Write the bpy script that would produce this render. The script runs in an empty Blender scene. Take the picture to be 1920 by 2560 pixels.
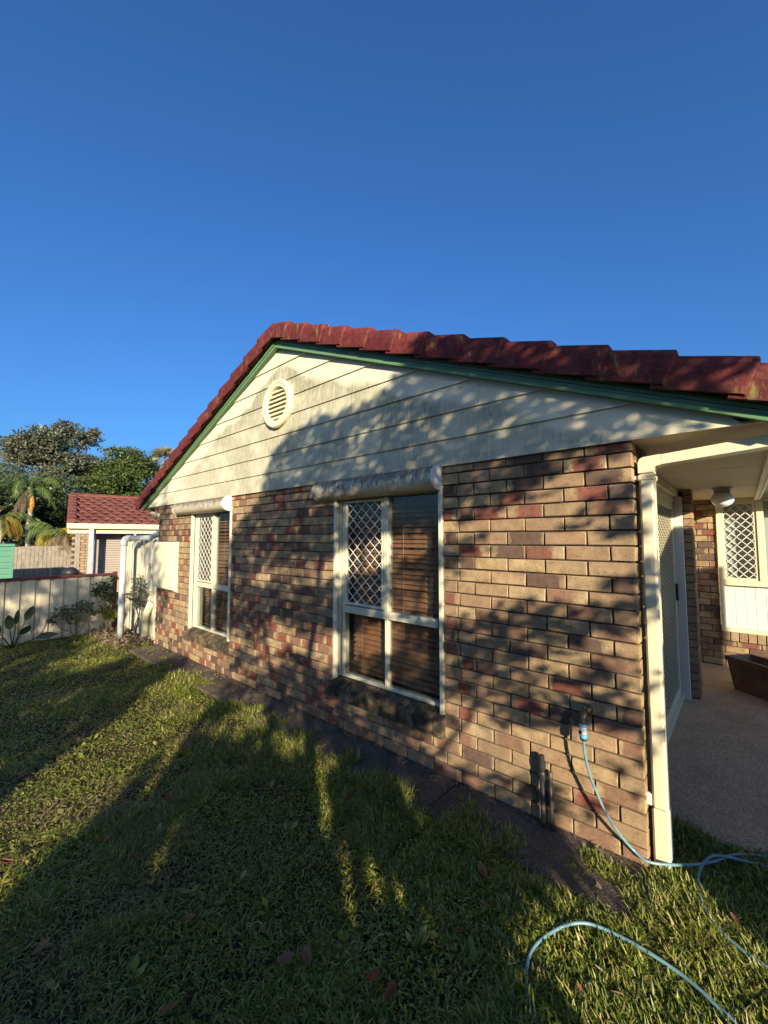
import bpy, math, random
import numpy as np
from mathutils import Vector, Matrix, noise as mnoise
random.seed(7)
RNG = np.random.default_rng(11)
S = bpy.context.scene
COL = S.collection

# ---------------------------------------------------------------- camera
CAM = Vector((0.4307, -2.5127, 1.6751))
cd = bpy.data.cameras.new('camera')
cd.sensor_fit = 'VERTICAL'
cd.sensor_height = 36.0
cd.sensor_width = 27.0
cd.lens = 1010.43 / 2560 * 36
cd.clip_start = 0.05
cd.clip_end = 3000
co = bpy.data.objects.new('camera', cd)
co.location = CAM
co.rotation_euler = (math.pi / 2 + 0.06608, 0, 0.72437)
COL.objects.link(co)
S.camera = co
# ---------------------------------------------------------------- sky and sun
SD = (-0.793, 0.609)                 # horizontal travel of the sunlight
TAN = 0.29                           # drop per metre travelled
EP = (0.609, 0.793)                  # sideways, seen along the sun
w = bpy.data.worlds.new('World')
S.world = w
w.use_nodes = True
nt = w.node_tree
bg = nt.nodes['Background']
sky = nt.nodes.new('ShaderNodeTexSky')
sky.sky_type = 'NISHITA'
sky.sun_disc = False
sky.sun_elevation = math.atan(TAN)
sky.sun_rotation = math.atan2(-SD[0], -SD[1])
sky.altitude = 0
sky.air_density = 1.2
sky.dust_density = 2.6
sky.ozone_density = 10.0
sky.altitude = 0
nt.links.new(sky.outputs[0], bg.inputs[0])
bg.inputs[1].default_value = 0.096
sl = bpy.data.lights.new('sun', 'SUN')
sl.energy = 5.0
sl.angle = math.radians(0.5)
sl.color = (1.0, 0.86, 0.64)
so = bpy.data.objects.new('sun', sl)
so.rotation_euler = Vector((SD[0], SD[1], -TAN)).to_track_quat('-Z', 'Y').to_euler()
so.location = (6, -6, 8)
COL.objects.link(so)
S.view_settings.view_transform = 'Standard'
S.view_settings.look = 'None'
S.view_settings.exposure = 1.16
S.view_settings.gamma = 1.0
S.render.engine = 'CYCLES'
S.cycles.use_denoising = True
S.cycles.max_bounces = 8
S.cycles.transparent_max_bounces = 16
S.cycles.caustics_reflective = False
S.cycles.caustics_refractive = False


# ---------------------------------------------------------------- node helpers
def N(nt, t, ins=None, **pr):
    nd = nt.nodes.new('ShaderNode' + t)
    for k, v in pr.items():
        setattr(nd, k, v)
    for k, v in (ins or {}).items():
        s = nd.inputs[k]
        if isinstance(v, bpy.types.NodeSocket):
            nt.links.new(v, s)
        elif isinstance(v, bpy.types.Node):
            nt.links.new(v.outputs[0], s)
        else:
            if s.type == 'RGBA' and len(v) == 3:
                v = (*v, 1)
            s.default_value = v
    return nd


def newmat(name, rough=0.7, spec=0.3):
    m = bpy.data.materials.new(name)
    m.use_nodes = True
    nt = m.node_tree
    b = nt.nodes['Principled BSDF']
    b.inputs['Roughness'].default_value = rough
    b.inputs['Specular IOR Level'].default_value = spec
    return m, nt, b


def mix(nt, f, a, b, mode='MIX'):
    n = N(nt, 'MixRGB', {'Fac': f, 'Color1': a, 'Color2': b}, blend_type=mode)
    return n.outputs[0]


def ramp(nt, f, stops, interp='LINEAR'):
    n = nt.nodes.new('ShaderNodeValToRGB')
    n.color_ramp.interpolation = interp
    el = n.color_ramp.elements
    while len(el) < len(stops):
        el.new(0.5)
    for e, (p, c) in zip(el, stops):
        e.position = p
        e.color = (*c, 1) if not isinstance(c, (int, float)) else (c, c, c, 1)
    nt.links.new(f, n.inputs[0])
    return n.outputs[0]


def pos(nt, scale=(1, 1, 1)):
    g = N(nt, 'NewGeometry')
    m = N(nt, 'Mapping', {'Vector': g.outputs['Position'], 'Scale': scale})
    return m.outputs[0]


def noise(nt, vec, scale, detail=4, rough=0.55, dist=0.0):
    return N(nt, 'TexNoise', {'Vector': vec, 'Scale': scale, 'Detail': detail, 'Roughness': rough,
                              'Distortion': dist}).outputs['Fac']


def math_(nt, op, a, b=0.0, clamp=False):
    n = N(nt, 'Math', {0: a, 1: b}, operation=op, use_clamp=clamp)
    return n.outputs[0]


def bump(nt, b, h, strength=0.3, dist=0.01):
    n = N(nt, 'Bump', {'Height': h, 'Strength': strength, 'Distance': dist})
    nt.links.new(n.outputs[0], b.inputs['Normal'])


def plain(name, col, rough=0.6, var=0.12, scale=6.0, spec=0.3, bumpk=0.0, bscale=60, dirt=None, dirt_lo=0.52, dirt_hi=0.7,
          metal=0.0, dscale=5.0, dstretch=(1, 1, 1)):
    m, nt, b = newmat(name, rough, spec)
    p = pos(nt)
    f = noise(nt, p, scale, 5)
    a = tuple(c * (1 - var) for c in col)
    c2 = tuple(min(1, c * (1 + var)) for c in col)
    c = ramp(nt, f, [(0.3, a), (0.7, c2)])
    if dirt:
        pd = pos(nt, dstretch)
        d = noise(nt, pd, dscale, 7, 0.7)
        c = mix(nt, ramp(nt, d, [(dirt_lo, 0.0), (dirt_hi, 1.0)]), c, dirt)
    nt.links.new(c, b.inputs['Base Color'])
    b.inputs['Metallic'].default_value = metal
    if bumpk:
        bump(nt, b, noise(nt, p, bscale, 4), bumpk, 0.004)
    return m


def rnd_socket(nt):
    o = N(nt, 'ObjectInfo')
    g = N(nt, 'NewGeometry')
    return math_(nt, 'FRACT', math_(nt, 'ADD', math_(nt, 'MULTIPLY', o.outputs['Random'], 7.31),
                                    g.outputs['Random Per Island']))


# ---------------------------------------------------------------- materials
def brick_mat(name, flash=None, lo=0.12, hi=0.86, amt=1.0):
    m, nt, b = newmat(name, 0.9, 0.2)
    r = rnd_socket(nt)
    p = pos(nt)
    base = ramp(nt, r, [(0.0, (.37, .26, .135)), (0.25, (.425, .315, .165)), (0.5, (.30, .205, .115)),
                        (0.75, (.36, .225, .135)), (1.0, (.45, .345, .19))])
    big = noise(nt, p, 14, 4)
    base = mix(nt, ramp(nt, big, [(0.33, 0.0), (0.68, 0.85)]), base, (.205, .13, .07))
    base = mix(nt, ramp(nt, noise(nt, p, 55, 3), [(0.45, 0.0), (0.8, 0.45)]), base, (.17, .115, .065))
    if flash:
        uv = N(nt, 'UVMap')
        sep = N(nt, 'SeparateXYZ', {0: uv.outputs[0]})
        u = math_(nt, 'ADD', sep.outputs[0], math_(nt, 'MULTIPLY', math_(nt, 'SUBTRACT', r, 0.5), 0.34))
        u = math_(nt, 'ADD', u, math_(nt, 'MULTIPLY', math_(nt, 'SUBTRACT', noise(nt, p, 22, 3), 0.5), 0.35))
        a = ramp(nt, u, [(max(0, lo - .06), 0.0), (lo + .06, 1.0), (hi - .05, 1.0), (min(1, hi + .06), 0.0)])
        fl = ramp(nt, noise(nt, p, 30, 3), [(0.3, tuple(c * .75 for c in flash)), (0.72, tuple(c * 1.3 for c in flash))])
        base = mix(nt, math_(nt, 'MULTIPLY', a, amt), base, fl)
    # iron spots
    v = N(nt, 'TexVoronoi', {'Vector': p, 'Scale': 72.0})
    sp = ramp(nt, v.outputs['Distance'], [(0.17, 1.0), (0.27, 0.0)])
    gate = ramp(nt, noise(nt, p, 40, 2), [(0.44, 0.0), (0.56, 1.0)])
    base = mix(nt, math_(nt, 'MULTIPLY', math_(nt, 'MULTIPLY', sp, gate), 0.85), base, (.055, .042, .033))
    # pale worn arrises
    uv2 = N(nt, 'UVMap')
    s2 = N(nt, 'SeparateXYZ', {0: uv2.outputs[0]})
    du = math_(nt, 'MULTIPLY', math_(nt, 'SUBTRACT', .5, math_(nt, 'ABSOLUTE', math_(nt, 'SUBTRACT', s2.outputs[0], .5))), .23)
    dv = math_(nt, 'MULTIPLY', math_(nt, 'SUBTRACT', .5, math_(nt, 'ABSOLUTE', math_(nt, 'SUBTRACT', s2.outputs[1], .5))), .076)
    ed = math_(nt, 'ADD', math_(nt, 'MINIMUM', du, dv), math_(nt, 'MULTIPLY', noise(nt, p, 45, 4), .012))
    base = mix(nt, ramp(nt, math_(nt, 'MULTIPLY', ed, 50.0), [(.27, .6), (.44, 0.0)]), base, (.33, .245, .14))
    # patches of grime
    dirt = noise(nt, pos(nt, (1, 1, .7)), 3.2, 6, 0.65)
    dm = math_(nt, 'MULTIPLY', ramp(nt, dirt, [(0.45, 0.0), (0.66, 1.0)]), .38)
    base = mix(nt, dm, base, (.12, .10, .075))
    nt.links.new(base, b.inputs['Base Color'])
    h = math_(nt, 'SUBTRACT', noise(nt, p, 150, 4), math_(nt, 'MULTIPLY', sp, 0.6))
    bump(nt, b, h, 0.45, 0.003)
    return m


BR = {'T': brick_mat('brick_tan'),
      'R': brick_mat('brick_red', (.185, .064, .042), .14, .84),
      'D': brick_mat('brick_dark', (.095, .056, .043), .03, .95, .95),
      'P': brick_mat('brick_brown', (.185, .096, .062), .05, .8, .85)}
BRK = 'TRDP'
M = {}
M['sill'] = plain('mossy_sill_brick', (.15, .105, .06), .9, .3, 25, .2, .5, 90, (.035, .032, .022), .40, .58, 0, 9)
M['mortar'] = plain('mortar', (.07, .052, .040), .95, .4, 30, .1, .6, 80)


def cladding_mat():
    m, nt, b = newmat('cladding_paint', 0.6, 0.3)
    p = pos(nt)
    g = N(nt, 'NewGeometry')
    s = N(nt, 'SeparateXYZ', {0: g.outputs['Position']})
    X, Z = s.outputs[0], s.outputs[2]
    base = ramp(nt, noise(nt, p, 3, 5), [(0.3, (.57, .525, .37)), (0.7, (.64, .59, .43))])
    # mould grows where rain reaches: starts a hand below the verge line
    dz = math_(nt, 'SUBTRACT', math_(nt, 'SUBTRACT', 3.80, math_(nt, 'MULTIPLY', math_(nt, 'ABSOLUTE', math_(nt, 'ADD', X, 3.33)), .409)), Z)
    wob = math_(nt, 'MULTIPLY', math_(nt, 'SUBTRACT', noise(nt, pos(nt, (1, 1, 1)), 1.7, 4), .5), .5)
    rimd = math_(nt, 'ADD', dz, wob)
    rim = ramp(nt, rimd, [(0.20, 0.0), (0.27, 1.0), (0.55, .75), (1.0, .75)])
    streak = noise(nt, pos(nt, (38, 1, 6)), 1.0, 5, 0.65)
    blot = noise(nt, p, 2.3, 6, 0.62)
    right = ramp(nt, math_(nt, 'MULTIPLY', math_(nt, 'ADD', X, 7.0), 0.143), [(0.2, .55), (0.45, 1.0), (0.85, .95), (1.0, .35)])
    d = math_(nt, 'MULTIPLY', math_(nt, 'MULTIPLY', rim, ramp(nt, streak, [(0.25, 0.05), (0.52, 1.0)])),
              ramp(nt, blot, [(0.30, 0.2), (0.50, 1.0)]))
    d = math_(nt, 'MULTIPLY', d, right)
    c = mix(nt, math_(nt, 'MULTIPLY', d, .88, True), base, (.24, .235, .15))
    speck = ramp(nt, noise(nt, pos(nt, (60, 1, 22)), 1.0, 4, .7), [(.50, 0.0), (.66, 1.0)])
    c = mix(nt, math_(nt, 'MULTIPLY', math_(nt, 'MULTIPLY', speck, rim), ramp(nt, blot, [(.40, 0.0), (.56, .75)])), c, (.12, .12, .065))
    nt.links.new(c, b.inputs['Base Color'])
    grain = noise(nt, pos(nt, (2.2, 1, 42)), 1.6, 5, .6, 1.2)
    bump(nt, b, grain, 0.35, 0.004)
    return m


M['clad'] = cladding_mat()
M['cream'] = plain('cream_paint', (.62, .565, .375), .45, .05, 4, .4, .05, 40, (.42, .37, .25), .6, .8)
M['cream_pipe'] = plain('cream_pipe', (.58, .525, .355), .4, .05, 4, .4, .04, 30, (.40, .34, .23), .58, .82)
M['alu'] = plain('cream_aluminium', (.55, .515, .375), .38, .05, 4, .5, 0, 30, (.35, .32, .24), .62, .85)
M['white'] = plain('white_paint', (.60, .585, .52), .5, .05, 5, .4, .04, 30, (.5, .47, .4), .6, .85)
M['pvc'] = plain('white_pvc', (.38, .40, .41), .35, .05, 5, .45, 0, 30, (.42, .42, .38), .55, .85)
def hood_mat():
    m, nt, b = newmat('hood_paint', .55, .3)
    p = pos(nt)
    g = N(nt, 'NewGeometry')
    z = N(nt, 'SeparateXYZ', {0: g.outputs['Position']}).outputs[2]
    c = ramp(nt, noise(nt, p, 7, 5), [(.3, (.46, .405, .29)), (.7, (.56, .50, .37))])
    top = ramp(nt, math_(nt, 'MULTIPLY', math_(nt, 'SUBTRACT', z, 2.03), 5.2), [(.1, .12), (.55, .6), (.85, 1.0)])
    st = math_(nt, 'ADD', math_(nt, 'MULTIPLY', noise(nt, pos(nt, (1.6, 1.0, .6)), 26, 8, .8), .75), math_(nt, 'MULTIPLY', top, .2))
    c = mix(nt, ramp(nt, st, [(.43, 0.0), (.56, .92)]), c, (.07, .064, .052))
    c = mix(nt, ramp(nt, noise(nt, p, 4, 5), [(.55, 0.0), (.75, .5)]), c, (.27, .20, .12))
    nt.links.new(c, b.inputs['Base Color'])
    bump(nt, b, noise(nt, p, 60, 4), .1, .004)
    return m


M['hood'] = hood_mat()
M['green'] = plain('green_paint', (.105, .205, .095), .42, .10, 5, .45, .05, 50, (.06, .11, .07), .58, .8)
M['soffit'] = plain('soffit_paint', (.50, .435, .30), .6, .05, 3, .3)
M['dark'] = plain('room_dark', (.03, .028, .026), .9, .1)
M['wood_blind'] = plain('timber_slat', (.27, .12, .06), .45, .25, 9, .35, .05, 60)
M['cord'] = plain('blind_cord', (.45, .3, .2), .8, .1)
M['bronze'] = plain('tarnished_brass', (.20, .15, .09), .45, .3, 60, .5, .1, 120, None, metal=.8)
M['black'] = plain('black_rubber', (.018, .018, .018), .5, .2, 10, .4)
M['darkpipe'] = plain('grey_pipe', (.03, .03, .029), .5, .3, 20, .35, .1, 80, (.13, .11, .09), .55, .75)
M['hose'] = plain('hose_teal', (.115, .225, .26), .35, .12, 20, .5, 0, 30, (.08, .12, .12), .6, .8)
M['conn_blue'] = plain('connector_blue', (.10, .36, .55), .35, .06, 20, .5)
M['conn_white'] = plain('connector_white', (.75, .76, .74), .4, .05, 20, .4)
M['glasslamp'] = plain('opal_glass', (.78, .77, .74), .15, .03, 3, .6)
M['curtain'] = plain('white_blind', (.62, .62, .60), .8, .05, 3, .2)


def tile_mat(name, c1, c2, moss=.25):
    m, nt, b = newmat(name, .72, .28)
    p = pos(nt)
    r = rnd_socket(nt)
    c = ramp(nt, r, [(0, c1), (1, c2)])
    c = mix(nt, ramp(nt, noise(nt, p, 26, 5), [(.38, 0.0), (.7, .75)]), c, tuple(x * .45 for x in c1))
    c = mix(nt, ramp(nt, noise(nt, p, 9, 5, .7), [(.5, 0.0), (.72, .5)]), c, (.16, .06, .045))
    ms = math_(nt, 'MULTIPLY', ramp(nt, noise(nt, pos(nt, (2, 2, .7)), 5.5, 6, .7), [(.585, 0.0), (.72, 1.0)]), moss)
    c = mix(nt, ms, c, (.22, .20, .055))
    nt.links.new(c, b.inputs['Base Color'])
    bump(nt, b, noise(nt, p, 75, 3, .5), .55, .006)
    return m


M['tile'] = tile_mat('maroon_tile', (.095, .015, .014), (.14, .024, .020), .95)
M['tile2'] = tile_mat('rust_tile', (.135, .040, .029), (.185, .062, .044), .3)


def glass_mat():
    m = bpy.data.materials.new('window_glass')
    m.use_nodes = True
    nt = m.node_tree
    nt.nodes.remove(nt.nodes['Principled BSDF'])
    out = nt.nodes['Material Output']
    lw = N(nt, 'LayerWeight', {'Blend': .5})
    fr = math_(nt, 'ADD', math_(nt, 'MULTIPLY', math_(nt, 'POWER', lw.outputs['Facing'], 5.0), .95), .05)
    p = pos(nt)
    dust = ramp(nt, noise(nt, pos(nt, (1, 1, .35)), 5, 6, .7), [(.45, 0.0), (.8, .06)])
    t = N(nt, 'BsdfTransparent', {'Color': (.86, .88, .86)})
    gl = N(nt, 'BsdfGlossy', {'Color': (.95, .95, .95), 'Roughness': .015})
    df = N(nt, 'BsdfDiffuse', {'Color': (.5, .48, .42)})
    a = N(nt, 'MixShader', {0: fr, 1: t.outputs[0], 2: gl.outputs[0]})
    bsh = N(nt, 'MixShader', {0: dust, 1: a.outputs[0], 2: df.outputs[0]})
    nt.links.new(bsh.outputs[0], out.inputs[0])
    return m


M['glass'] = glass_mat()


def leaf_mat(name, cols, trans=.3, rough=.45, spec=.35):
    m = bpy.data.materials.new(name)
    m.use_nodes = True
    nt = m.node_tree
    b = nt.nodes['Principled BSDF']
    out = nt.nodes['Material Output']
    r = rnd_socket(nt)
    c = ramp(nt, r, [(i / max(1, len(cols) - 1), x) for i, x in enumerate(cols)])
    c = mix(nt, .35, c, mix(nt, ramp(nt, noise(nt, pos(nt), 1.3, 3), [(.35, 0.0), (.65, 1.0)]), tuple(x * .6 for x in cols[0]), cols[-1]))
    nt.links.new(c, b.inputs['Base Color'])
    b.inputs['Roughness'].default_value = rough
    b.inputs['Specular IOR Level'].default_value = spec
    t = N(nt, 'BsdfTranslucent', {'Color': c})
    mx = N(nt, 'MixShader', {0: trans, 1: b.outputs[0], 2: t.outputs[0]})
    nt.links.new(mx.outputs[0], out.inputs[0])
    return m


M['leaf_dark'] = leaf_mat('dark_foliage', [(.030, .052, .018), (.055, .085, .028), (.085, .115, .042)], .2)
M['leaf_grey'] = leaf_mat('grey_foliage', [(.07, .085, .05), (.115, .13, .08), (.16, .165, .11)], .2)
M['leaf_mid'] = leaf_mat('mid_foliage', [(.05, .085, .02), (.09, .13, .035), (.13, .165, .05)], .3)
M['leaf_shrub'] = leaf_mat('shrub_foliage', [(.055, .075, .035), (.09, .11, .05), (.12, .135, .06)], .3)
M['leaf_yellow'] = leaf_mat('yellow_foliage', [(.16, .18, .03), (.30, .30, .05), (.22, .24, .05)], .35)
M['frond'] = leaf_mat('palm_frond', [(.08, .13, .035), (.13, .19, .05), (.19, .24, .08)], .3)
M['frond_y'] = leaf_mat('palm_frond_yellow', [(.22, .22, .04), (.34, .30, .05), (.40, .27, .04)], .35)
M['frond_o'] = leaf_mat('palm_frond_orange', [(.45, .22, .025), (.52, .28, .03), (.38, .17, .03)], .3)
M['frond_d'] = leaf_mat('palm_frond_dead', [(.20, .145, .09), (.28, .21, .14), (.16, .11, .07)], .2, .8, .1)
M['frond_pale'] = leaf_mat('palm_frond_pale', [(.25, .23, .13), (.33, .30, .18), (.17, .18, .09)], .3)
M['bigleaf'] = leaf_mat('broad_leaf', [(.035, .055, .035), (.05, .075, .045)], .2)
M['dryleaf'] = leaf_mat('dry_leaf', [(.20, .07, .03), (.27, .11, .05), (.14, .06, .035), (.30, .16, .085)], .15, .7, .2)
M['bark'] = plain('bark', (.15, .12, .09), .9, .3, 8, .2, .8, 25)
M['palmbark'] = plain('palm_trunk', (.27, .26, .22), .85, .25, 12, .2, .5, 30)
M['sheath'] = plain('palm_sheath', (.48, .22, .05), .6, .25, 12, .3, .2, 30)


def grass_mat():
    m = bpy.data.materials.new('grass_blades')
    m.use_nodes = True
    nt = m.node_tree
    b = nt.nodes['Principled BSDF']
    out = nt.nodes['Material Output']
    r = N(nt, 'NewGeometry').outputs['Random Per Island']
    c = ramp(nt, r, [(0, (.08, .122, .014)), (.35, (.155, .20, .024)), (.62, (.25, .295, .042)), (.82, (.36, .365, .08)),
                     (.93, (.48, .41, .17)), (1, (.27, .17, .075))])
    dry = ramp(nt, noise(nt, pos(nt), 1.5, 6, .7), [(.46, 0.0), (.62, .75)])
    g = N(nt, 'NewGeometry')
    xx = N(nt, 'SeparateXYZ', {0: g.outputs['Position']}).outputs[0]
    lf = ramp(nt, math_(nt, 'MULTIPLY', math_(nt, 'ADD', xx, 6.0), .1667), [(.2, .5), (.55, 1.0), (.85, .15)])
    c = mix(nt, math_(nt, 'MULTIPLY', dry, lf), c, (.26, .205, .10))
    nt.links.new(c, b.inputs['Base Color'])
    b.inputs['Roughness'].default_value = .42
    b.inputs['Specular IOR Level'].default_value = .4
    t = N(nt, 'BsdfTranslucent', {'Color': c})
    mx = N(nt, 'MixShader', {0: .38, 1: b.outputs[0], 2: t.outputs[0]})
    nt.links.new(mx.outputs[0], out.inputs[0])
    return m


M['grass'] = grass_mat()


def soil_mat():
    m, nt, b = newmat('lawn_soil', .95, .1)
    p = pos(nt)
    c = ramp(nt, noise(nt, p, 9, 7, .7), [(.3, (.028, .021, .012)), (.5, (.055, .041, .023)), (.7, (.12, .088, .055))])
    nt.links.new(c, b.inputs['Base Color'])
    bump(nt, b, noise(nt, p, 60, 5), .7, .02)
    return m


M['soil'] = soil_mat()


def aggregate_mat(name, cols, scale=90, dk=(.05, .045, .04), dlo=.45, dhi=.7):
    m, nt, b = newmat(name, .85, .25)
    p = pos(nt)
    v = N(nt, 'TexVoronoi', {'Vector': p, 'Scale': scale})
    c = ramp(nt, v.outputs['Color'], [(0.2, cols[0]), (.5, cols[1]), (.8, cols[2])])
    edge = ramp(nt, v.outputs['Distance'], [(.35, 0.0), (.75, .7)])
    c = mix(nt, edge, c, tuple(x * .55 for x in cols[0]))
    c = mix(nt, ramp(nt, noise(nt, p, 2.2, 7, .7), [(dlo, 0.0), (dhi, .8)]), c, dk)
    nt.links.new(c, b.inputs['Base Color'])
    bump(nt, b, math_(nt, 'SUBTRACT', 1.0, v.outputs['Distance']), .4, .006)
    return m


M['patio'] = aggregate_mat('exposed_aggregate', [(.42, .28, .17), (.57, .39, .24), (.68, .50, .33)], 110, (.30, .195, .115), .45, .75)
M['concrete'] = aggregate_mat('old_concrete', [(.13, .105, .075), (.18, .145, .105), (.24, .195, .145)], 130, (.04, .031, .024), .34, .60)
M['fence_cream'] = plain('fence_sheet', (.47, .42, .30), .5, .05, 3, .35, .03, 20, (.36, .29, .2), .52, .75, 0, 5, (1, 1, .25))
M['fence_rail'] = plain('fence_rail_maroon', (.085, .022, .022), .5, .1, 6, .4)
M['paling_cream'] = plain('cream_paling', (.52, .48, .35), .7, .1, 8, .2, .3, 40, (.22, .19, .13), .52, .7, 0, 7, (4, 4, .6))
M['paling_grey'] = plain('grey_paling', (.24, .205, .165), .9, .2, 9, .15, .5, 40, (.12, .10, .08), .5, .7, 0, 6, (5, 5, .5))
M['neigh_brick'] = BR['P']
M['shutter'] = plain('shutter_steel', (.27, .23, .19), .5, .05, 4, .4)
M['shedgreen'] = plain('shed_green', (.085, .225, .15), .45, .06, 5, .4)
M['galv'] = plain('post_grey', (.27, .29, .32), .5, .1, 8, .4)
M['terracotta'] = plain('terracotta_pot', (.21, .125, .085), .8, .15, 9, .25, .2, 50, (.1, .07, .05), .5, .75)
M['dirt'] = plain('potting_soil', (.035, .025, .018), .95, .3, 20, .1, .8, 60)
M['shade_shed_wall'] = plain('shade_shed_steel', (.33, .33, .30), .5, .06, 4, .4)


# ---------------------------------------------------------------- mesh helpers
class MB:
    def __init__(s):
        s.v, s.f, s.mi = [], [], []

    def add(s, vs, fs, mi=0):
        o = len(s.v)
        s.v += [tuple(p) for p in vs]
        s.f += [tuple(i + o for i in f) for f in fs]
        s.mi += [mi] * len(fs)
        return s

    def box(s, x0, x1, y0, y1, z0, z1, mi=0):
        return s.add([(x0, y0, z0), (x1, y0, z0), (x1, y1, z0), (x0, y1, z0), (x0, y0, z1), (x1, y0, z1), (x1, y1, z1), (x0, y1, z1)],
                     [(0, 3, 2, 1), (4, 5, 6, 7), (0, 1, 5, 4), (1, 2, 6, 5), (2, 3, 7, 6), (3, 0, 4, 7)], mi)

    def bbox(s, x0, x1, y0, y1, z0, z1, b=.004, mi=0):
        """box with chamfered edges"""
        vs = []
        for z, i in ((z0, b), (z0 + b, 0), (z1 - b, 0), (z1, b)):
            if i:
                vs += [(x0 + b, y0 + b, z), (x1 - b, y0 + b, z), (x1 - b, y1 - b, z), (x0 + b, y1 - b, z)]
            else:
                vs += [(x0 + b, y0, z), (x1 - b, y0, z), (x1, y0 + b, z), (x1, y1 - b, z), (x1 - b, y1, z), (x0 + b, y1, z), (x0, y1 - b, z), (x0, y0 + b, z)]
        fs = [(3, 2, 1, 0), (20, 21, 22, 23)]
        A = [4 + i for i in range(8)]
        B = [12 + i for i in range(8)]
        for i in range(8):
            fs.append((A[i], A[(i + 1) % 8], B[(i + 1) % 8], B[i]))
        for k in range(4):
            lo, lo2 = k, (k + 1) % 4
            fs.append((lo, lo2, A[(2 * k + 1)], A[2 * k]))
            fs.append((lo2, A[(2 * k + 2) % 8], A[2 * k + 1]))
            hi, hi2 = 20 + k, 20 + (k + 1) % 4
            fs.append((B[2 * k], B[2 * k + 1], hi2, hi))
            fs.append((B[2 * k + 1], B[(2 * k + 2) % 8], hi2))
        return s.add(vs, fs, mi)

    def prism(s, poly, axis, a, b, mi=0):
        """extrude a polygon (2d) between a and b along axis; axis 'y': poly=(x,z); 'x': poly=(y,z); 'z': poly=(x,y)"""
        n = len(poly)
        mk = {'y': lambda p, t: (p[0], t, p[1]), 'x': lambda p, t: (t, p[0], p[1]), 'z': lambda p, t: (p[0], p[1], t)}[axis]
        vs = [mk(p, a) for p in poly] + [mk(p, b) for p in poly]
        fs = [tuple(range(n))[::-1], tuple(range(n, 2 * n))] + [(i, (i + 1) % n, n + (i + 1) % n, n + i) for i in range(n)]
        return s.add(vs, fs, mi)

    def tube(s, pts, rad, n=8, mi=0, caps=True):
        pts = [Vector(p) for p in pts]
        if not hasattr(rad, '__len__'):
            rad = [rad] * len(pts)
        up = None
        rings = []
        for i, p in enumerate(pts):
            d = (pts[min(i + 1, len(pts) - 1)] - pts[max(i - 1, 0)]).normalized()
            if up is None:
                up = Vector((0, 0, 1)) if abs(d.z) < .9 else Vector((1, 0, 0))
            a = d.cross(up)
            if a.length < 1e-5:
                a = d.orthogonal()
            a.normalize()
            up = a.cross(d).normalized()
            rings.append([p + (a * math.cos(2 * math.pi * k / n) + up * math.sin(2 * math.pi * k / n)) * rad[i] for k in range(n)])
        vs = [q for r in rings for q in r]
        fs = []
        for i in range(len(pts) - 1):
            for k in range(n):
                fs.append((i * n + k, i * n + (k + 1) % n, (i + 1) * n + (k + 1) % n, (i + 1) * n + k))
        if caps:
            fs.append(tuple(range(n))[::-1])
            fs.append(tuple((len(pts) - 1) * n + k for k in range(n)))
        return s.add(vs, fs, mi)

    def lathe(s, prof, c, n=16, mi=0, axis='z'):
        vs = []
        for r, h in prof:
            for k in range(n):
                a = 2 * math.pi * k / n
                if axis == 'z':
                    vs.append((c[0] + r * math.cos(a), c[1] + r * math.sin(a), c[2] + h))
                else:
                    vs.append((c[0] + r * math.cos(a), c[1] + h, c[2] + r * math.sin(a)))
        fs = [(i * n + k, i * n + (k + 1) % n, (i + 1) * n + (k + 1) % n, (i + 1) * n + k) for i in range(len(prof) - 1) for k in range(n)]
        fs += [tuple(range(n))[::-1], tuple((len(prof) - 1) * n + k for k in range(n))]
        return s.add(vs, fs, mi)

    def mesh(s, name, mats, smooth=False):
        me = bpy.data.meshes.new(name)
        me.from_pydata(s.v, [], s.f)
        for m in (mats if isinstance(mats, (list, tuple)) else [mats]):
            me.materials.append(m)
        if any(s.mi):
            me.polygons.foreach_set('material_index', s.mi)
        if smooth:
            me.polygons.foreach_set('use_smooth', [True] * len(me.polygons))
        me.update()
        return me

    def obj(s, name, mats, parent=None, smooth=False):
        return link(name, s.mesh(name, mats, smooth), parent)


def link(name, data, parent=None):
    o = bpy.data.objects.new(name, data)
    COL.objects.link(o)
    if parent is not None:
        o.parent = parent
    return o


def tag(o, label, cat, group=None):
    o['label'] = label
    o['category'] = cat
    if group:
        o['group'] = group
    return o


def thing(name, label, cat, loc=(0, 0, 0), group=None):
    o = bpy.data.objects.new(name, None)
    o.empty_display_size = .2
    o.location = loc
    COL.objects.link(o)
    return tag(o, label, cat, group)


def structure(o):
    o['kind'] = 'structure'
    return o


def stuff(o):
    o['kind'] = 'stuff'
    return o


def kid(mb, name, mats, root, smooth=False):
    """a part given in world coordinates under a thing whose base is at root.location"""
    l = root.matrix_basis.translation if root.parent is None else Vector((0, 0, 0))
    p = root
    l = Vector((0, 0, 0))
    while p is not None:
        l += p.location
        p = p.parent
    mb.v = [(a - l.x, b - l.y, c - l.z) for a, b, c in mb.v]
    return mb.obj(name, mats, root, smooth)


def quads_mesh(name, V, F, mats, mi=None):
    """numpy soup: V (n,3), F (m,k)"""
    me = bpy.data.meshes.new(name)
    k = F.shape[1]
    me.vertices.add(len(V))
    me.vertices.foreach_set('co', V.astype(np.float32).ravel())
    me.loops.add(F.size)
    me.loops.foreach_set('vertex_index', F.astype(np.int32).ravel())
    me.polygons.add(len(F))
    me.polygons.foreach_set('loop_start', np.arange(0, F.size, k, dtype=np.int32))
    for m in (mats if isinstance(mats, (list, tuple)) else [mats]):
        me.materials.append(m)
    if mi is not None:
        me.polygons.foreach_set('material_index', mi.astype(np.int32))
    me.update(calc_edges=True)
    me.validate()
    return me


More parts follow.
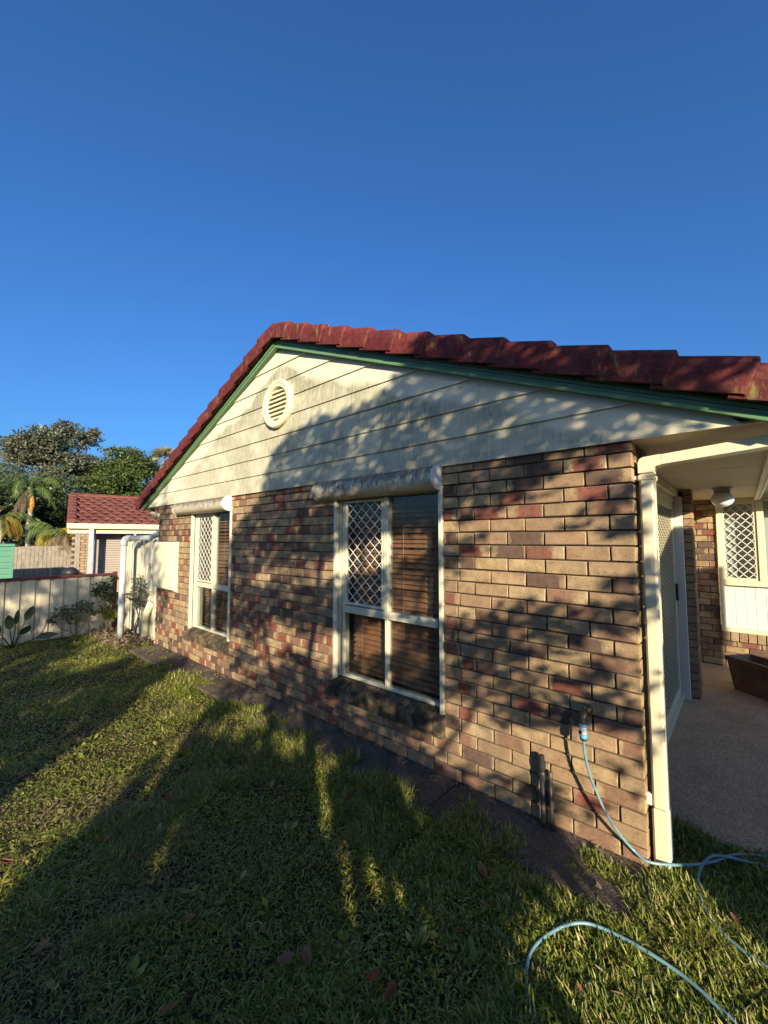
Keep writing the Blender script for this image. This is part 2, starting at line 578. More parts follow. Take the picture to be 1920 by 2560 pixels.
def leaves(name, pts, length, width, mats, droop=.3, normal_bias=None, rng=RNG):
    """one small folded leaf (two quads, rhombus) at each point"""
    n = len(pts)
    d = rng.normal(size=(n, 3))
    d[:, 2] = d[:, 2] * .6 - droop
    d /= np.linalg.norm(d, axis=1)[:, None]
    up = rng.normal(size=(n, 3)) * .7 + np.array([0, 0, 1.0] if normal_bias is None else normal_bias)
    a = np.cross(d, up)
    a /= np.linalg.norm(a, axis=1)[:, None] + 1e-9
    nn = np.cross(a, d)
    L = (length * rng.uniform(.6, 1.25, n))[:, None]
    W = (width * rng.uniform(.7, 1.2, n))[:, None]
    p0 = pts
    p1 = pts + d * L * .45 + a * W * .5 - nn * W * .12
    p2 = pts + d * L
    p3 = pts + d * L * .45 - a * W * .5 - nn * W * .12
    V = np.stack([p0, p1, p2, p3], 1).reshape(-1, 3)
    b = np.arange(n)[:, None] * 4
    F = np.concatenate([b + [0, 1, 2, 3]], 1)
    return quads_mesh(name, V, F, mats)


# ---------------------------------------------------------------- ground
def ground():
    # one sheet to the horizon, finer and gently uneven near the house
    xs = np.concatenate([[-900, -200, -60], np.arange(-30, 12.01, .5), [60, 200, 900]])
    ys = np.concatenate([[-900, -200, -60, -30], np.arange(-12, 12.01, .5), [30, 60, 200, 900]])
    V = [(x, y, -.035 + .012 * math.sin(x * 1.7 + y) * math.cos(y * 1.3)) for y in ys for x in xs]
    nx = len(xs)
    F = [(j * nx + i, j * nx + i + 1, (j + 1) * nx + i + 1, (j + 1) * nx + i) for j in range(len(ys) - 1) for i in range(nx - 1)]
    structure(MB().add(V, F).obj('lawn_ground', M['soil'], None, True))
    # concrete strip along the wall, in poured bays
    for i, (a, b) in enumerate([(-6.62, -4.75), (-4.742, -2.93), (-2.922, -1.12), (-1.112, -.02)]):
        m = MB().bbox(a, b, -.40 + .01 * (i % 2), .012, -.12, 0.0, .008)
        o = m.obj('concrete_path', M['concrete'])
        structure(o)
    structure(MB().bbox(-.5, 4.5, .52, 4.75, -.15, -.012, .012).obj('patio_slab', M['patio']))


ground()


# ---------------------------------------------------------------- the brick house
HOUSE = thing('brick_house', 'single storey tan and red brick house with cream gable and maroon tiled roof', 'house', (-3.36, 4, 0))


def H(mb, name, mats, parent=None, smooth=False):
    return kid(mb, name, mats, parent or HOUSE, smooth)


CH = .086
WR = (-2.41, -1.215)
WL = (-5.475, -4.325)
ZO0, ZO1 = .258, 2.064
BRK_ALL = []      # (x0,x1,y0,y1,z0,z1,type, axis)
# colour of the bricks on the near pier, course by course from the top, left to right
PIER = ['TTDTRD', 'TTTDRT', 'DTTDTD', 'TTRTRT', 'RDRRTP', 'TTTTTT', 'DTTDTT', 'TRDRTT', 'DDTTTT', 'TTTDTD', 'TTTTPT', 'RTTTPT',
        'TTPTTP', 'RPPTDT', 'DTTDTP', 'RTTTPT', 'TRPTRT', 'TTTTTD', 'TRTRDP', 'TTTTTP', 'TRTTTT', 'DTPTTT', 'TPTTTP', 'TDTTRT', 'TTDTTP', 'DPTTPP', 'TDTTTP']


def rtype(x, z):
    n = mnoise.noise(Vector((x * .8, z * 1.1, 3.7)))
    low = .20 if (x < -2.3 and z < 1.0) else 0
    r = random.random() - .28 * n - low
    return 'R' if r < .13 else 'D' if r < .26 else 'P' if r < .46 else 'T'


def lay_front():
    for k in range(27):                     # k=0 top course
        z1 = 2.236 - k * CH
        z0 = z1 - CH
        zi0, zi1 = z0 + .0055, z1 - .0055
        mid = (z0 + z1) / 2
        off = 0.0 if k % 2 == 0 else -.12
        cuts = []
        x = off
        edges = [0.0]
        if off:
            edges.append(off)
        while edges[-1] > -6.72 + .02:
            edges.append(max(-6.72, edges[-1] - .24))
        spans = [(-6.72, 0.0)]
        if ZO0 < mid < ZO1:
            spans = [(-6.72, WL[0]), (WL[1], WR[0]), (WR[1], 0.0)]
        for a, b in spans:
            es = sorted({a, b} | {e for e in edges if a + .045 < e < b - .045})
            if b == 0.0 and a == WR[1] and k % 2 == 0:
                es = sorted(set(es) | {-1.10})
            for i in range(len(es) - 1):
                x0, x1 = es[i] + (.005 if es[i] > a + 1e-6 else 0), es[i + 1] - (.005 if es[i + 1] < b - 1e-6 else 0)
                if x1 - x0 < .02:
                    continue
                t = rtype(x0, mid)
                if a == WR[1] and k < len(PIER):
                    row = PIER[k]
                    t = row[min(i, len(row) - 1)]
                elif x0 > -1.2 and k < len(PIER):
                    idx = int(round((x0 + 1.2) / .24))
                    t = PIER[k][min(max(idx, 0), 5)]
                yd = .105
                if x1 > -.001:
                    yd = .11 if off == 0 else .23
                BRK_ALL.append((x0, x1, 0.0, yd, zi0, zi1, t, 'y'))
        # return into the porch (face x = 0)
        y = .12 if off == 0 else .24
        while y < .47:
            y1 = min(.485, y + .23)
            BRK_ALL.append((-.11, 0.0, y, y1, zi0, zi1, rtype(y * 3, mid + 5), 'x'))
            y = y1 + .01


def lay_porch():
    for k in range(26):
        z1 = 2.236 - k * CH
        z0 = z1 - CH
        zi0, zi1, mid = z0 + .005, z1 - .005, z1 - .043
        # nib beside the door
        if k % 2 == 0:
            BRK_ALL.append((-.045, .035, 2.95, 3.18, zi0, zi1, rtype(k * 3.1, mid), 'x'))
        else:
            BRK_ALL.append((-.045, .035, 2.95, 3.06, zi0, zi1, rtype(k * 3.1, mid), 'x'))
            BRK_ALL.append((-.045, .035, 3.07, 3.18, zi0, zi1, rtype(k * 5.1, mid), 'x'))
        # back wall
        x = -.4 + (.12 if k % 2 else 0)
        if k % 2:
            BRK_ALL.append((-.4, -.29, 4.6, 4.7, zi0, zi1, rtype(k * 2.1, mid), 'y'))
        while x < 2.4:
            a, b = x, x + .23
            x += .24
            if .43 < mid < 2.3:
                if a > .165:
                    break
                b = min(b, .165)
            if .34 < mid < .43 and a > .17:
                break
            if b - a > .02:
                BRK_ALL.append((a, b, 4.6, 4.7, zi0, zi1, rtype(a * 2 + 9, mid), 'y'))


lay_front()
lay_porch()
WALL = H(MB(), 'wall', M['mortar'])


def fill_wall():
    m = MB()
    g = .016
    # mortar bed a centimetre behind the brick faces
    def seg(x0, x1, z0, z1):
        m.box(x0, x1, g, .10, z0, z1)
    seg(-6.715, WL[0] + .001, 0, 2.3)
    seg(WL[1] - .001, WR[0] + .001, 0, 2.3)
    seg(WR[1] - .001, -g, 0, 2.3)
    for a, b in (WL, WR):
        seg(a + .001, b - .001, 0, ZO0)
        seg(a + .001, b - .001, ZO1, 2.3)
    m.box(-.10, -g, .1005, .48, 0, 2.3)
    H(MB().box(-.04, .025, 2.96, 3.17, -.05, 2.23), 'nib_wall', M['mortar'])
    H(MB().box(-.395, .16, 4.6 + g, 4.7, -.05, 2.3), 'porch_wall', M['mortar'])
    H(MB().box(.1605, 2.4, 4.6 + g, 4.7, -.05, .36), 'porch_dwarf_wall', M['mortar'])
    l = HOUSE.location
    m.v = [(a - l.x, b - l.y, c - l.z) for a, b, c in m.v]
    old = WALL.data
    WALL.data = m.mesh('wall', M['mortar'])


fill_wall()


def brick_geo(L, D, Hh, kind):
    """one fired brick centred on its own origin, chamfered, slightly uneven; L along the face, D depth, Hh height"""
    b = .0035
    m = MB()
    m.bbox(-L / 2, L / 2, 0, D, -Hh / 2, Hh / 2, b)
    return m


BCACHE = {}


def brick_mesh(L, D, Hh, t, var, axis):
    key = (round(L, 3), round(D, 3), t, var, axis)
    if key in BCACHE:
        return BCACHE[key]
    m = brick_geo(round(L, 3), round(D, 3), Hh, t)
    rr = random.Random(hash(key) & 0xffff)
    jit = [(rr.uniform(-.0022, .0022), rr.uniform(-.001, .001), rr.uniform(-.0024, .0024)) for _ in m.v]
    m.v = [(x + j[0], y + j[1], z + j[2]) for (x, y, z), j in zip(m.v, jit)]
    if axis == 'x':          # face looks to +x
        m.v = [(-y, x, z) for x, y, z in m.v]
    me = m.mesh('brick', BR[t])
    uvl = me.uv_layers.new(name='UVMap')
    for lp in me.loops:
        c = me.vertices[lp.vertex_index].co
        q = c.x if axis == 'y' else c.y
        uvl.data[lp.index].uv = (q / L + .5, c.z / Hh + .5)
    BCACHE[key] = me
    return me


def place_bricks():
    def d(b):
        c = Vector(((b[0] + b[1]) / 2, (b[2] + b[3]) / 2 if b[7] == 'x' else b[2], (b[4] + b[5]) / 2))
        r = c - CAM
        area = ((b[1] - b[0]) if b[7] == 'y' else (b[3] - b[2]))
        nd = abs(r.y) if b[7] == 'y' else abs(r.x)
        return -area * nd / r.length ** 3
    order = sorted(BRK_ALL, key=d)
    l = HOUSE.location
    rest = {}
    for i, (x0, x1, y0, y1, z0, z1, t, ax) in enumerate(order):
        rr = random.random()
        if ax == 'y':
            L, D = x1 - x0, y1 - y0
            p = Vector(((x0 + x1) / 2, y0 + random.uniform(-.0015, .0025), (z0 + z1) / 2))
        else:
            L, D = y1 - y0, x1 - x0
            p = Vector((x1 - random.uniform(0, .002), (y0 + y1) / 2, (z0 + z1) / 2))
        me = brick_mesh(L, D, .076, t, int(rr * 4), ax)
        if i < 300:
            o = link('brick', me, WALL)
            o.location = p - l
            o.rotation_euler = (0, 0, random.uniform(-.004, .004))
        else:
            rest.setdefault('all', []).append((me, p - l))
    # the small far bricks joined
    V, F, MI, UV = [], [], [], []
    for me, p in rest['all']:
        o = len(V)
        V += [tuple(v.co + p) for v in me.vertices]
        mi = BRK.index({BR[k].name: k for k in BR}[me.materials[0].name])
        uv = me.uv_layers[0].data
        for pl in me.polygons:
            F.append(tuple(v + o for v in pl.vertices))
            MI.append(mi)
            UV += [tuple(uv[i].uv) for i in pl.loop_indices]
    me = bpy.data.meshes.new('brick')
    me.from_pydata(V, [], F)
    for k in BRK:
        me.materials.append(BR[k])
    me.polygons.foreach_set('material_index', MI)
    ul = me.uv_layers.new(name='UVMap')
    ul.data.foreach_set('uv', [c for u in UV for c in u])
    stuff(link('far_bricks', me, WALL))


place_bricks()


def sills():
    for (a, b) in (WL, WR):
        n = int(round((b - a + .06) / .086))
        s = (b - a + .06) / n
        for i in range(n):
            x0 = a - .055 + i * s
            m = MB()
            sl = [(-.042, .262), (-.040, .372), (-.034, .379), (.07, .428), (.07, .262)]
            m.prism(sl, 'x', x0 + .005, x0 + s - .005)
            j = [random.uniform(-.002, .002) for _ in range(2)]
            m.v = [(x, y + j[0], z + j[1]) for x, y, z in m.v]
            o = kid(m, 'sill_brick', M['sill'], HOUSE)
    # porch window sill bricks
    for i in range(16):
        m = MB().bbox(.175 + i * .086, .252 + i * .086, 4.57, 4.68, .335, .45, .004)
        kid(m, 'sill_brick', BR[random.choice('TPPRD')], HOUSE)


sills()
m = MB()
for a, b in (WL, WR):
    m.box(a - .045, b - .012, -.03, .07, .268, .366)
H(m, 'sill_mortar', M['mortar'])


# ---------------------------------------------------------------- windows
def grille(x0, x1, z0, z1, y, cw, chh, th=.0055, n_s=8, plane='y', dp=None):
    """wavy diamond grille of formed strips"""
    m = MB()
    n = max(1, int(round((x1 - x0) / cw)))
    cw = (x1 - x0) / n
    per = int(round((z1 - z0) / chh))
    chh = (z1 - z0) / per
    steps = per * n_s
    hd = dp or th * .6
    for j in range(n + 1):
        sg = 1 if j % 2 else -1
        pts = []
        for i in range(steps + 1):
            t = i / n_s
            tri = 2 * abs(2 * (t - math.floor(t + .5))) - 1
            sm = .55 * tri + .45 * math.sin(tri * math.pi / 2) * 1.0
            xx = x0 + j * cw + sg * sm * cw * .5 * .97
            pts.append((min(max(xx, x0), x1), z0 + i * (z1 - z0) / steps))
        o = len(m.v)
        vs, fs = [], []
        for i, (xx, zz) in enumerate(pts):
            a = pts[max(i - 1, 0)]
            b = pts[min(i + 1, steps)]
            dx, dz = b[0] - a[0], b[1] - a[1]
            l = math.hypot(dx, dz) or 1
            nx, nz = dz / l * th / 2, -dx / l * th / 2
            for (sx, yy) in ((1, y - hd), (-1, y - hd), (-1, y + hd), (1, y + hd)):
                q = (xx + nx * sx, yy, zz + nz * sx)
                vs.append(q if plane == 'y' else (q[1], q[0], q[2]))
        for i in range(steps):
            for k in range(4):
                fs.append((i * 4 + k, i * 4 + (k + 1) % 4, i * 4 + 4 + (k + 1) % 4, i * 4 + 4 + k))
        m.add(vs, fs)
    return m


def rect_frame(m, x0, x1, z0, z1, w_, y0, y1, b=.003):
    m.bbox(x0, x0 + w_, y0, y1, z0, z1, b)
    m.bbox(x1 - w_, x1, y0, y1, z0, z1, b)
    m.bbox(x0 + w_, x1 - w_, y0 + .001, y1, z0, z0 + w_, b)
    m.bbox(x0 + w_, x1 - w_, y0 + .001, y1, z1 - w_, z1, b)
    return m


def front_window(a, b, label, tilt, shift):
    W = kid(rect_frame(MB(), a + .049, b - .049, .432, 2.062, .030, .060, .12), 'window', M['alu'], HOUSE)
    W['label'] = label
    xm = (a + b) / 2
    # side guides of the awning
    for x0, x1 in ((a + .002, a + .034), (b - .034, b - .002)):
        kid(MB().bbox(x0, x1, -.012, .03, .42, 2.07, .003), 'guide_channel', M['alu'], W)
    for x0, x1 in ((a + .004, a + .042), (b - .042, b - .004)):
        kid(MB().bbox(x0 + .006, x1 - .006, .046, .10, .432, 2.06, .003), 'reveal_liner', M['alu'], W)
    # transom and mullions
    kid(MB().bbox(a + .080, b - .080, .040, .11, 1.008, 1.070, .004), 'transom', M['alu'], W)
    kid(MB().bbox(xm - .024, xm + .028, .040, .10, 1.0705, 2.030, .004), 'mullion', M['alu'], W)
    kid(MB().bbox(xm - .015, xm + .015, .048, .10, .4625, 1.0075, .004), 'mullion', M['alu'], W)
    # sliding screen with a diamond grille on the left
    sx0, sx1, sz0, sz1 = a + .085, xm - .034, 1.077, 2.022
    kid(rect_frame(MB(), sx0 + .006, sx1 + .004, sz0 + .003, sz1, .024, .048, .068), 'screen_frame', M['alu'], W)
    kid(grille(sx0 + .031, sx1 - .021, sz0 + .028, sz1 - .025, .054, .0525, .102, .0046), 'grille', M['white'], W)
    # panes
    for (x0, x1, z0, z1, y) in ((a + .0795, xm - .0245, 1.0705, 2.0315, .086), (xm + .0285, b - .0795, 1.0705, 2.0315, .076),
                                (a + .0795, xm - .0155, .4625, 1.0075, .080), (xm + .0155, b - .0795, .4625, 1.0075, .080)):
        kid(MB().box(x0, x1, y, y + .004, z0, z1), 'pane', M['glass'], W)
    # timber venetian blind
    z = .50
    bx0, bx1 = a + .11 + shift, b - .06
    mesh_slat = None
    while z < 2.03:
        m = MB()
        c, s_ = math.cos(tilt), math.sin(tilt)
        hw = .024
        vs = []
        for x in (bx0, bx1):
            for (u, v) in ((-hw, -.0012), (0, .0022), (hw, -.0012), (hw, -.0038), (0, -.0006), (-hw, -.0038)):
                vs.append((x, .165 + u * c - v * s_, u * s_ + v * c))
        n = 6
        m.add(vs, [tuple(range(n))[::-1], tuple(range(n, 2 * n))] + [(i, (i + 1) % n, n + (i + 1) % n, n + i) for i in range(n)])
        if mesh_slat is None:
            mesh_slat = m.mesh('blind_slat', M['wood_blind'])
        o = link('blind_slat', mesh_slat, W)
        o.location = Vector((0, 0, z)) - HOUSE.location - W.location + Vector((0, random.uniform(-.002, .002), random.uniform(-.0015, .0015)))
        o.rotation_euler = (random.uniform(-.05, .05), 0, 0)
        z += .043
    for x in (bx0 + .12, (bx0 + bx1) / 2 + .09, bx1 - .1):
        kid(MB().tube([(x, .138, .47), (x, .138, 2.03)], .0016, 5), 'blind_cord', M['cord'], W)
    # box behind; the unlit room's darkness is put into its near-black colour
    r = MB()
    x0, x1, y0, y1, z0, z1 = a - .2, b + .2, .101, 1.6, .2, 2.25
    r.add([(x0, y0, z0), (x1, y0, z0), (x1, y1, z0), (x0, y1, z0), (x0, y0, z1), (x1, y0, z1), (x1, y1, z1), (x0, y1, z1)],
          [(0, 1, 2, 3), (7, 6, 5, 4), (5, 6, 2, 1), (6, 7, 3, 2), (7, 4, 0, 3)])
    kid(r, 'dark_room_box', M['dark'], W)
    return W


front_window(*WR, 'cream framed window beside the garden tap, dark panes with timber blinds', .85, 0.0)
front_window(*WL, 'cream framed window beside the meter box, upper right pane reflecting sky', .55, 0.06)


def hood(x0, x1, ztop):
    prof = [(-.001, ztop), (-.045, ztop + .002), (-.082, ztop - .012), (-.112, ztop - .040), (-.128, ztop - .078), (-.128, ztop - .112),
            (-.114, ztop - .143), (-.088, ztop - .165), (-.055, ztop - .176), (-.001, ztop - .182)]
    m = MB()
    n = len(prof)
    k = 14
    vs = [(x0 + .012 + (x1 - x0 - .024) * i / k, y, z) for i in range(k + 1) for y, z in prof]
    fs = [(i * n + j, i * n + j + 1, (i + 1) * n + j + 1, (i + 1) * n + j) for i in range(k) for j in range(n - 1)]
    m.add(vs, fs)
    o = kid(m, 'awning_hood', M['hood'], HOUSE, True)
    for a, b in ((x0, x0 + .013), (x1 - .013, x1)):
        p = [(y * 1.05 - (.001 if y < -.01 else 0), ztop - .09 + (z - ztop + .09) * 1.04) for y, z in prof]
        kid(MB().prism(p, 'x', a, b), 'end_cap', M['hood' if a == x0 else 'white'], o)
    for dz in (-.055, -.125):
        kid(MB().lathe([(.006, 0), (.006, .004)], (0, 0, 0), 8), 'screw_head', M['alu'], o).location = Vector((x1 + .0, -.05, ztop + dz)) - HOUSE.location
    return o


hood(-2.588, -1.22, 2.214)
hood(-5.857, -4.33, 2.205)


# ---------------------------------------------------------------- gable cladding
SLP = .409
XA = -3.33


def gable_x(z, top=3.86):
    return XA - (top - z) / SLP, XA + (top - z) / SLP


BZ = [2.205 + .1972 * i for i in range(9)]
CUTS = {0: [-3.62], 1: [-3.02, -5.6], 2: [-3.55, -.9], 3: [-4.42, -2.0], 4: [-2.6], 5: [-4.1], 6: [], 7: [], 8: []}


def cladding():
    for i, z0 in enumerate(BZ):
        z1 = min(z0 + .1972, 3.855)
        a0, b0 = gable_x(z0)
        a1, b1 = gable_x(z1)
        a0, a1 = max(a0, -7.32), max(a1, -7.32)
        b0, b1 = min(b0, .46 if i == 0 else 9), min(b1, 9)
        xs = [None] + sorted(CUTS[i]) + [None]
        for j in range(len(xs) - 1):
            L0, L1 = (a0, a1) if xs[j] is None else (xs[j] + .0012, xs[j] + .0012)
            R0, R1 = (b0, b1) if xs[j + 1] is None else (xs[j + 1] - .0012, xs[j + 1] - .0012)
            if R1 < L1:
                L1 = R1 = (L1 + R1) / 2
            yb, yt, th = -.024, -.010, .009
            zg = z0 + .0015
            vs = [(L0, yb, zg), (R0, yb, zg), (R1, yt, z1 + .012), (L1, yt, z1 + .012),
                  (L0, yb + th, zg), (R0, yb + th, zg), (R1, yt + th, z1 + .012), (L1, yt + th, z1 + .012)]
            fs = [(0, 1, 2, 3), (7, 6, 5, 4), (0, 4, 5, 1), (1, 5, 6, 2), (2, 6, 7, 3), (3, 7, 4, 0)]
            o = H(MB().add(vs, fs), 'cladding_board', M['clad'])
    # backing sheet so nothing shows through the laps
    H(MB().prism([(-7.3, 2.215), (.42, 2.215), (XA, 3.82)], 'y', .002, .03), 'gable_backing', M['mortar'])


cladding()


# round louvred vent
def vent():
    c = Vector((-3.315, -.02, 3.147))
    R0, R1 = .268, .185
    m = MB()
    n = 48
    prof = [(R0, 0), (R0, -.034), (R0 - .012, -.046), (R0 - .040, -.046), (R0 - .048, -.040), (R0 - .078, -.038), (R1, -.03), (R1, .012)]
    vs = []
    for r, h in prof:
        for k in range(n):
            a = 2 * math.pi * k / n
            vs.append((c.x + r * math.cos(a), c.y + h, c.z + r * math.sin(a)))
    fs = [(i * n + k, i * n + (k + 1) % n, (i + 1) * n + (k + 1) % n, (i + 1) * n + k) for i in range(len(prof) - 1) for k in range(n)]
    v = H(m.add(vs, fs), 'gable_vent', M['cream'], None, False)
    kid(MB().lathe([(R1 + .005, .012), (R1 + .005, .016)], c, 40, 0, 'y'), 'vent_back', M['mortar'], v)
    for i in range(7):
        z = c.z - .150 + i * .049
        hw = math.sqrt(max(R1 ** 2 - (z + .006 - c.z) ** 2, .001)) - .002
        p = [(c.y - .030, z - .016), (c.y - .024, z - .018), (c.y + .006, z + .024), (c.y, z + .027)]
        kid(MB().prism(p, 'x', c.x - hw, c.x + hw), 'louvre', M['cream'], v)


vent()


# barge boards with two ribs, each side
def barge():
    for sgn in (-1, 1):
        xe = .62 if sgn > 0 else -7.30
        b = HBAR = None
        bands = [(0, .024, -.066), (.027, .046, -.060), (.049, .069, -.066), (.072, .125, -.060)]
        m = MB()
        for lo, hi, y in bands:
            def z(x, o):
                return 3.768 + .012 - SLP * abs(x - XA) + o
            vs = [(XA, y, z(XA, lo)), (xe, y, z(xe, lo)), (xe, y, z(xe, hi)), (XA, y, z(XA, hi)),
                  (XA, -.026, z(XA, lo)), (xe, -.026, z(xe, lo)), (xe, -.026, z(xe, hi)), (XA, -.026, z(XA, hi))]
            m.add(vs, [(0, 1, 2, 3), (7, 6, 5, 4), (0, 4, 5, 1), (1, 5, 6, 2), (2, 6, 7, 3), (3, 7, 4, 0)])
        vs = [(XA, -.054, z(XA, .002)), (xe, -.054, z(xe, .002)), (xe, -.054, z(xe, .12)), (XA, -.054, z(XA, .12))]
        m.add(vs, [(0, 1, 2, 3)])
        H(m, 'barge_board', M['green'])


barge()

ROOF = None


def roof():
    global ROOF
    m = MB()
    for sgn in (-1, 1):
        xe = XA + sgn * 4.12
        ze = 3.97 - SLP * 4.12
        n = 14
        y0, y1 = -.03, 9.0
        # tiled courses as shallow steps
        for i in range(n):
            x0, x1 = XA + (xe - XA) * i / n, XA + (xe - XA) * (i + 1) / n
            za, zb = 3.97 - SLP * abs(x0 - XA), 3.97 - SLP * abs(x1 - XA) + .022
            m.add([(x0, y0, za), (x1, y0, zb), (x1, y1, zb), (x0, y1, za), (x0, y0, za - .03), (x1, y0, zb - .035), (x1, y1, zb - .035), (x0, y1, za - .03)],
                  [(0, 1, 2, 3), (7, 6, 5, 4), (0, 4, 5, 1), (1, 5, 6, 2), (2, 6, 7, 3), (3, 7, 4, 0)])
    ROOF = H(m, 'roof', M['tile'])
    # verge tiles: each one laps over the next one down
    def verge(x_up, x_dn, sgn):
        def base(x):
            return 4.012 - SLP * 1.012 * abs(x - XA)
        prof = [(-.112, -.120), (-.124, -.117), (-.126, -.04), (-.124, .005), (-.112, .032), (-.085, .046), (-.02, .050), (.03, .040), (.10, .010)]
        rows = []
        stations = [(x_up, -.010, -.002), (x_up + (x_dn - x_up) * .5, .008, .004), (x_up + (x_dn - x_up) * .95, .023, .010), (x_up + (x_dn - x_up) * .985, .024, .011), (x_dn, .021, .009), (x_dn, -.010, -.016)]
        n = len(prof)
        vs = []
        for x, up, out in stations:
            for y, z in prof:
                k = 1 if y < -.05 else .5
                vs.append((x - sgn * .06 * min(1, max(0, (.03 - z) / .15)), y - out * k, base(x) + z + up * (1 if z > -.1 else .75)))
        fs = []
        for i in range(len(stations) - 1):
            for j in range(n - 1):
                q = (i * n + j, (i + 1) * n + j, (i + 1) * n + j + 1, i * n + j + 1)
                fs.append(q if sgn > 0 else q[::-1])
        # inner lip
        vs2 = []
        for x, up, out in stations[:5]:
            vs2.append((x - sgn * .06, -.112, base(x) - .120))
            vs2.append((x - sgn * .06, -.06, base(x) - .105))
        o2 = len(vs)
        vs += vs2
        for i in range(4):
            fs.append((o2 + 2 * i, o2 + 2 * i + 2, o2 + 2 * i + 3, o2 + 2 * i + 1))
        o = kid(MB().add(vs, fs), 'roof_tile', M['tile'], ROOF, True)
        md = o.modifiers.new('edge', 'EDGE_SPLIT')
        md.split_angle = math.radians(50)
        return o
    for i in range(14):
        verge(XA + .297 * i - .06 * (i > 0) - .005, XA + .297 * (i + 1) - .005 + .0, 1)
        verge(XA - .297 * i + .06 * (i > 0) + .005, XA - .297 * (i + 1) + .005, -1)
    # ridge capping, in lapped lengths
    for i in range(26):
        y0, y1 = .02 + i * .34, .02 + i * .34 + .40
        pts = []
        m = MB()
        n = 9
        vs = []
        for y, r in ((y0, .135), (y1, .118)):
            for k in range(n):
                a = math.pi * k / (n - 1)
                vs.append((XA + 1.15 * r * math.cos(a), y, 3.925 + r * math.sin(a)))
        m.add(vs, [(k, k + 1, n + k + 1, n + k) for k in range(n - 1)] + [tuple(range(n))])
        kid(m, 'ridge_tile', M['tile'], ROOF, True)


roof()


# eaves, gutters and downpipes
def eaves():
    # right-hand eave: porch lining boards
    ys = [-.002, .78, 1.50, 2.27, 3.02, 3.80, 4.70]
    for a, b in zip(ys[:-1], ys[1:]):
        H(MB().bbox(-.42, .60, a + .004, b - .004, 2.212, 2.225, .002), 'ceiling_panel', M['soffit'])
    H(MB().bbox(.565, .60, .3, 4.6, 2.172, 2.211, .003), 'cover_strip', M['white'])
    H(MB().bbox(.602, .622, -.055, 4.7, 2.17, 2.36, .003), 'fascia', M['cream'])
    g = [(.624, 2.225), (.66, 2.222), (.735, 2.23), (.745, 2.34), (.737, 2.34), (.728, 2.24), (.64, 2.232), (.634, 2.35), (.624, 2.35)]
    H(MB().prism(g, 'y', -.05, 9.0), 'gutter', M['green'])
    # left eave
    H(MB().bbox(-7.30, -6.70, .0, 8.5, 2.206, 2.218, .002), 'soffit', M['soffit'])
    H(MB().bbox(-7.325, -7.303, -.05, 8.5, 2.20, 2.36, .003), 'fascia', M['green'])
    g2 = [(-7.33, 2.26), (-7.36, 2.25), (-7.44, 2.26), (-7.455, 2.39), (-7.445, 2.39), (-7.43, 2.27), (-7.345, 2.262), (-7.337, 2.40), (-7.33, 2.40)]
    m = MB().prism(g2, 'y', -.05, 8.5)
    m.prism([(-7.33, 2.262), (-7.36, 2.252), (-7.44, 2.262), (-7.453, 2.388), (-7.332, 2.398)], 'y', -.056, -.051)
    H(m, 'gutter', M['green'])
    # left wall of the house and the rest of the shell
    H(MB().box(-6.72, -6.60, .112, 8.0, 0, 2.30), 'side_wall', BR['T'])
    H(MB().box(-6.59, 2.4, 7.9, 8.0, 0, 2.30), 'rear_wall', BR['T'])
    H(MB().box(-.40, -.30, .50, 7.9, 0, 2.21), 'inner_wall', M['soffit'])
    # downpipe offset under the left eave
    H(MB().tube([(-7.39, .12, 2.25), (-7.39, .12, 2.17), (-7.36, .12, 2.13), (-7.28, .12, 2.11), (-7.0, .14, 2.06), (-6.86, .15, 2.03), (-6.79, .15, 1.98), (-6.775, .15, 1.90), (-6.775, .15, .02)], .045, 10),
      'downpipe', M['cream_pipe'], None, True)


eaves()


def front_downpipe():
    x0, x1, y0, y1 = .022, .088, .045, .145
    m = MB().bbox(x0, x1, y0, y1, .285, 2.03, .010)
    d = H(m, 'downpipe', M['cream_pipe'])
    d['label'] = 'cream rectangular downpipe at the brick corner'
    kid(MB().bbox(x0 - .004, x1 + .004, y0 - .004, y1 + .004, -.05, .284, .010), 'boot', M['cream_pipe'], d)
    kid(MB().bbox(x0 - .006, x1 + .006, y0 - .006, y1 + .006, 1.99, 2.022, .006), 'collar', M['cream_pipe'], d)
    for z in (.32,):
        kid(MB().bbox(-.012, .020, .05, .085, z - .03, z + .03, .006), 'clip', M['white'], d)
    kid(MB().bbox(-.012, .020, .05, .10, 1.995, 2.017, .004), 'clip', M['white'], d)
    # elbow and the falling length out to the gutter
    pts = [(.055, 2.03), (.055, 2.075), (.066, 2.10), (.09, 2.112)]
    h = .028
    p = [(x0 - .002, 2.031), (x0 - .002, 2.085), (x0 + .006, 2.108), (x0 + .022, 2.117), (.125, 2.124), (.127, 2.068), (x1 + .012, 2.062), (x1 + .002, 2.045), (x1 + .002, 2.031)]
    kid(MB().prism(p, 'y', y0 - .003, y1 + .003), 'elbow', M['cream_pipe'], d)
    p = [(.128, 2.070), (.128, 2.122), (.69, 2.168), (.69, 2.114)]
    kid(MB().prism(p, 'y', y0, y1), 'sloping_length', M['cream_pipe'], d)


front_downpipe()


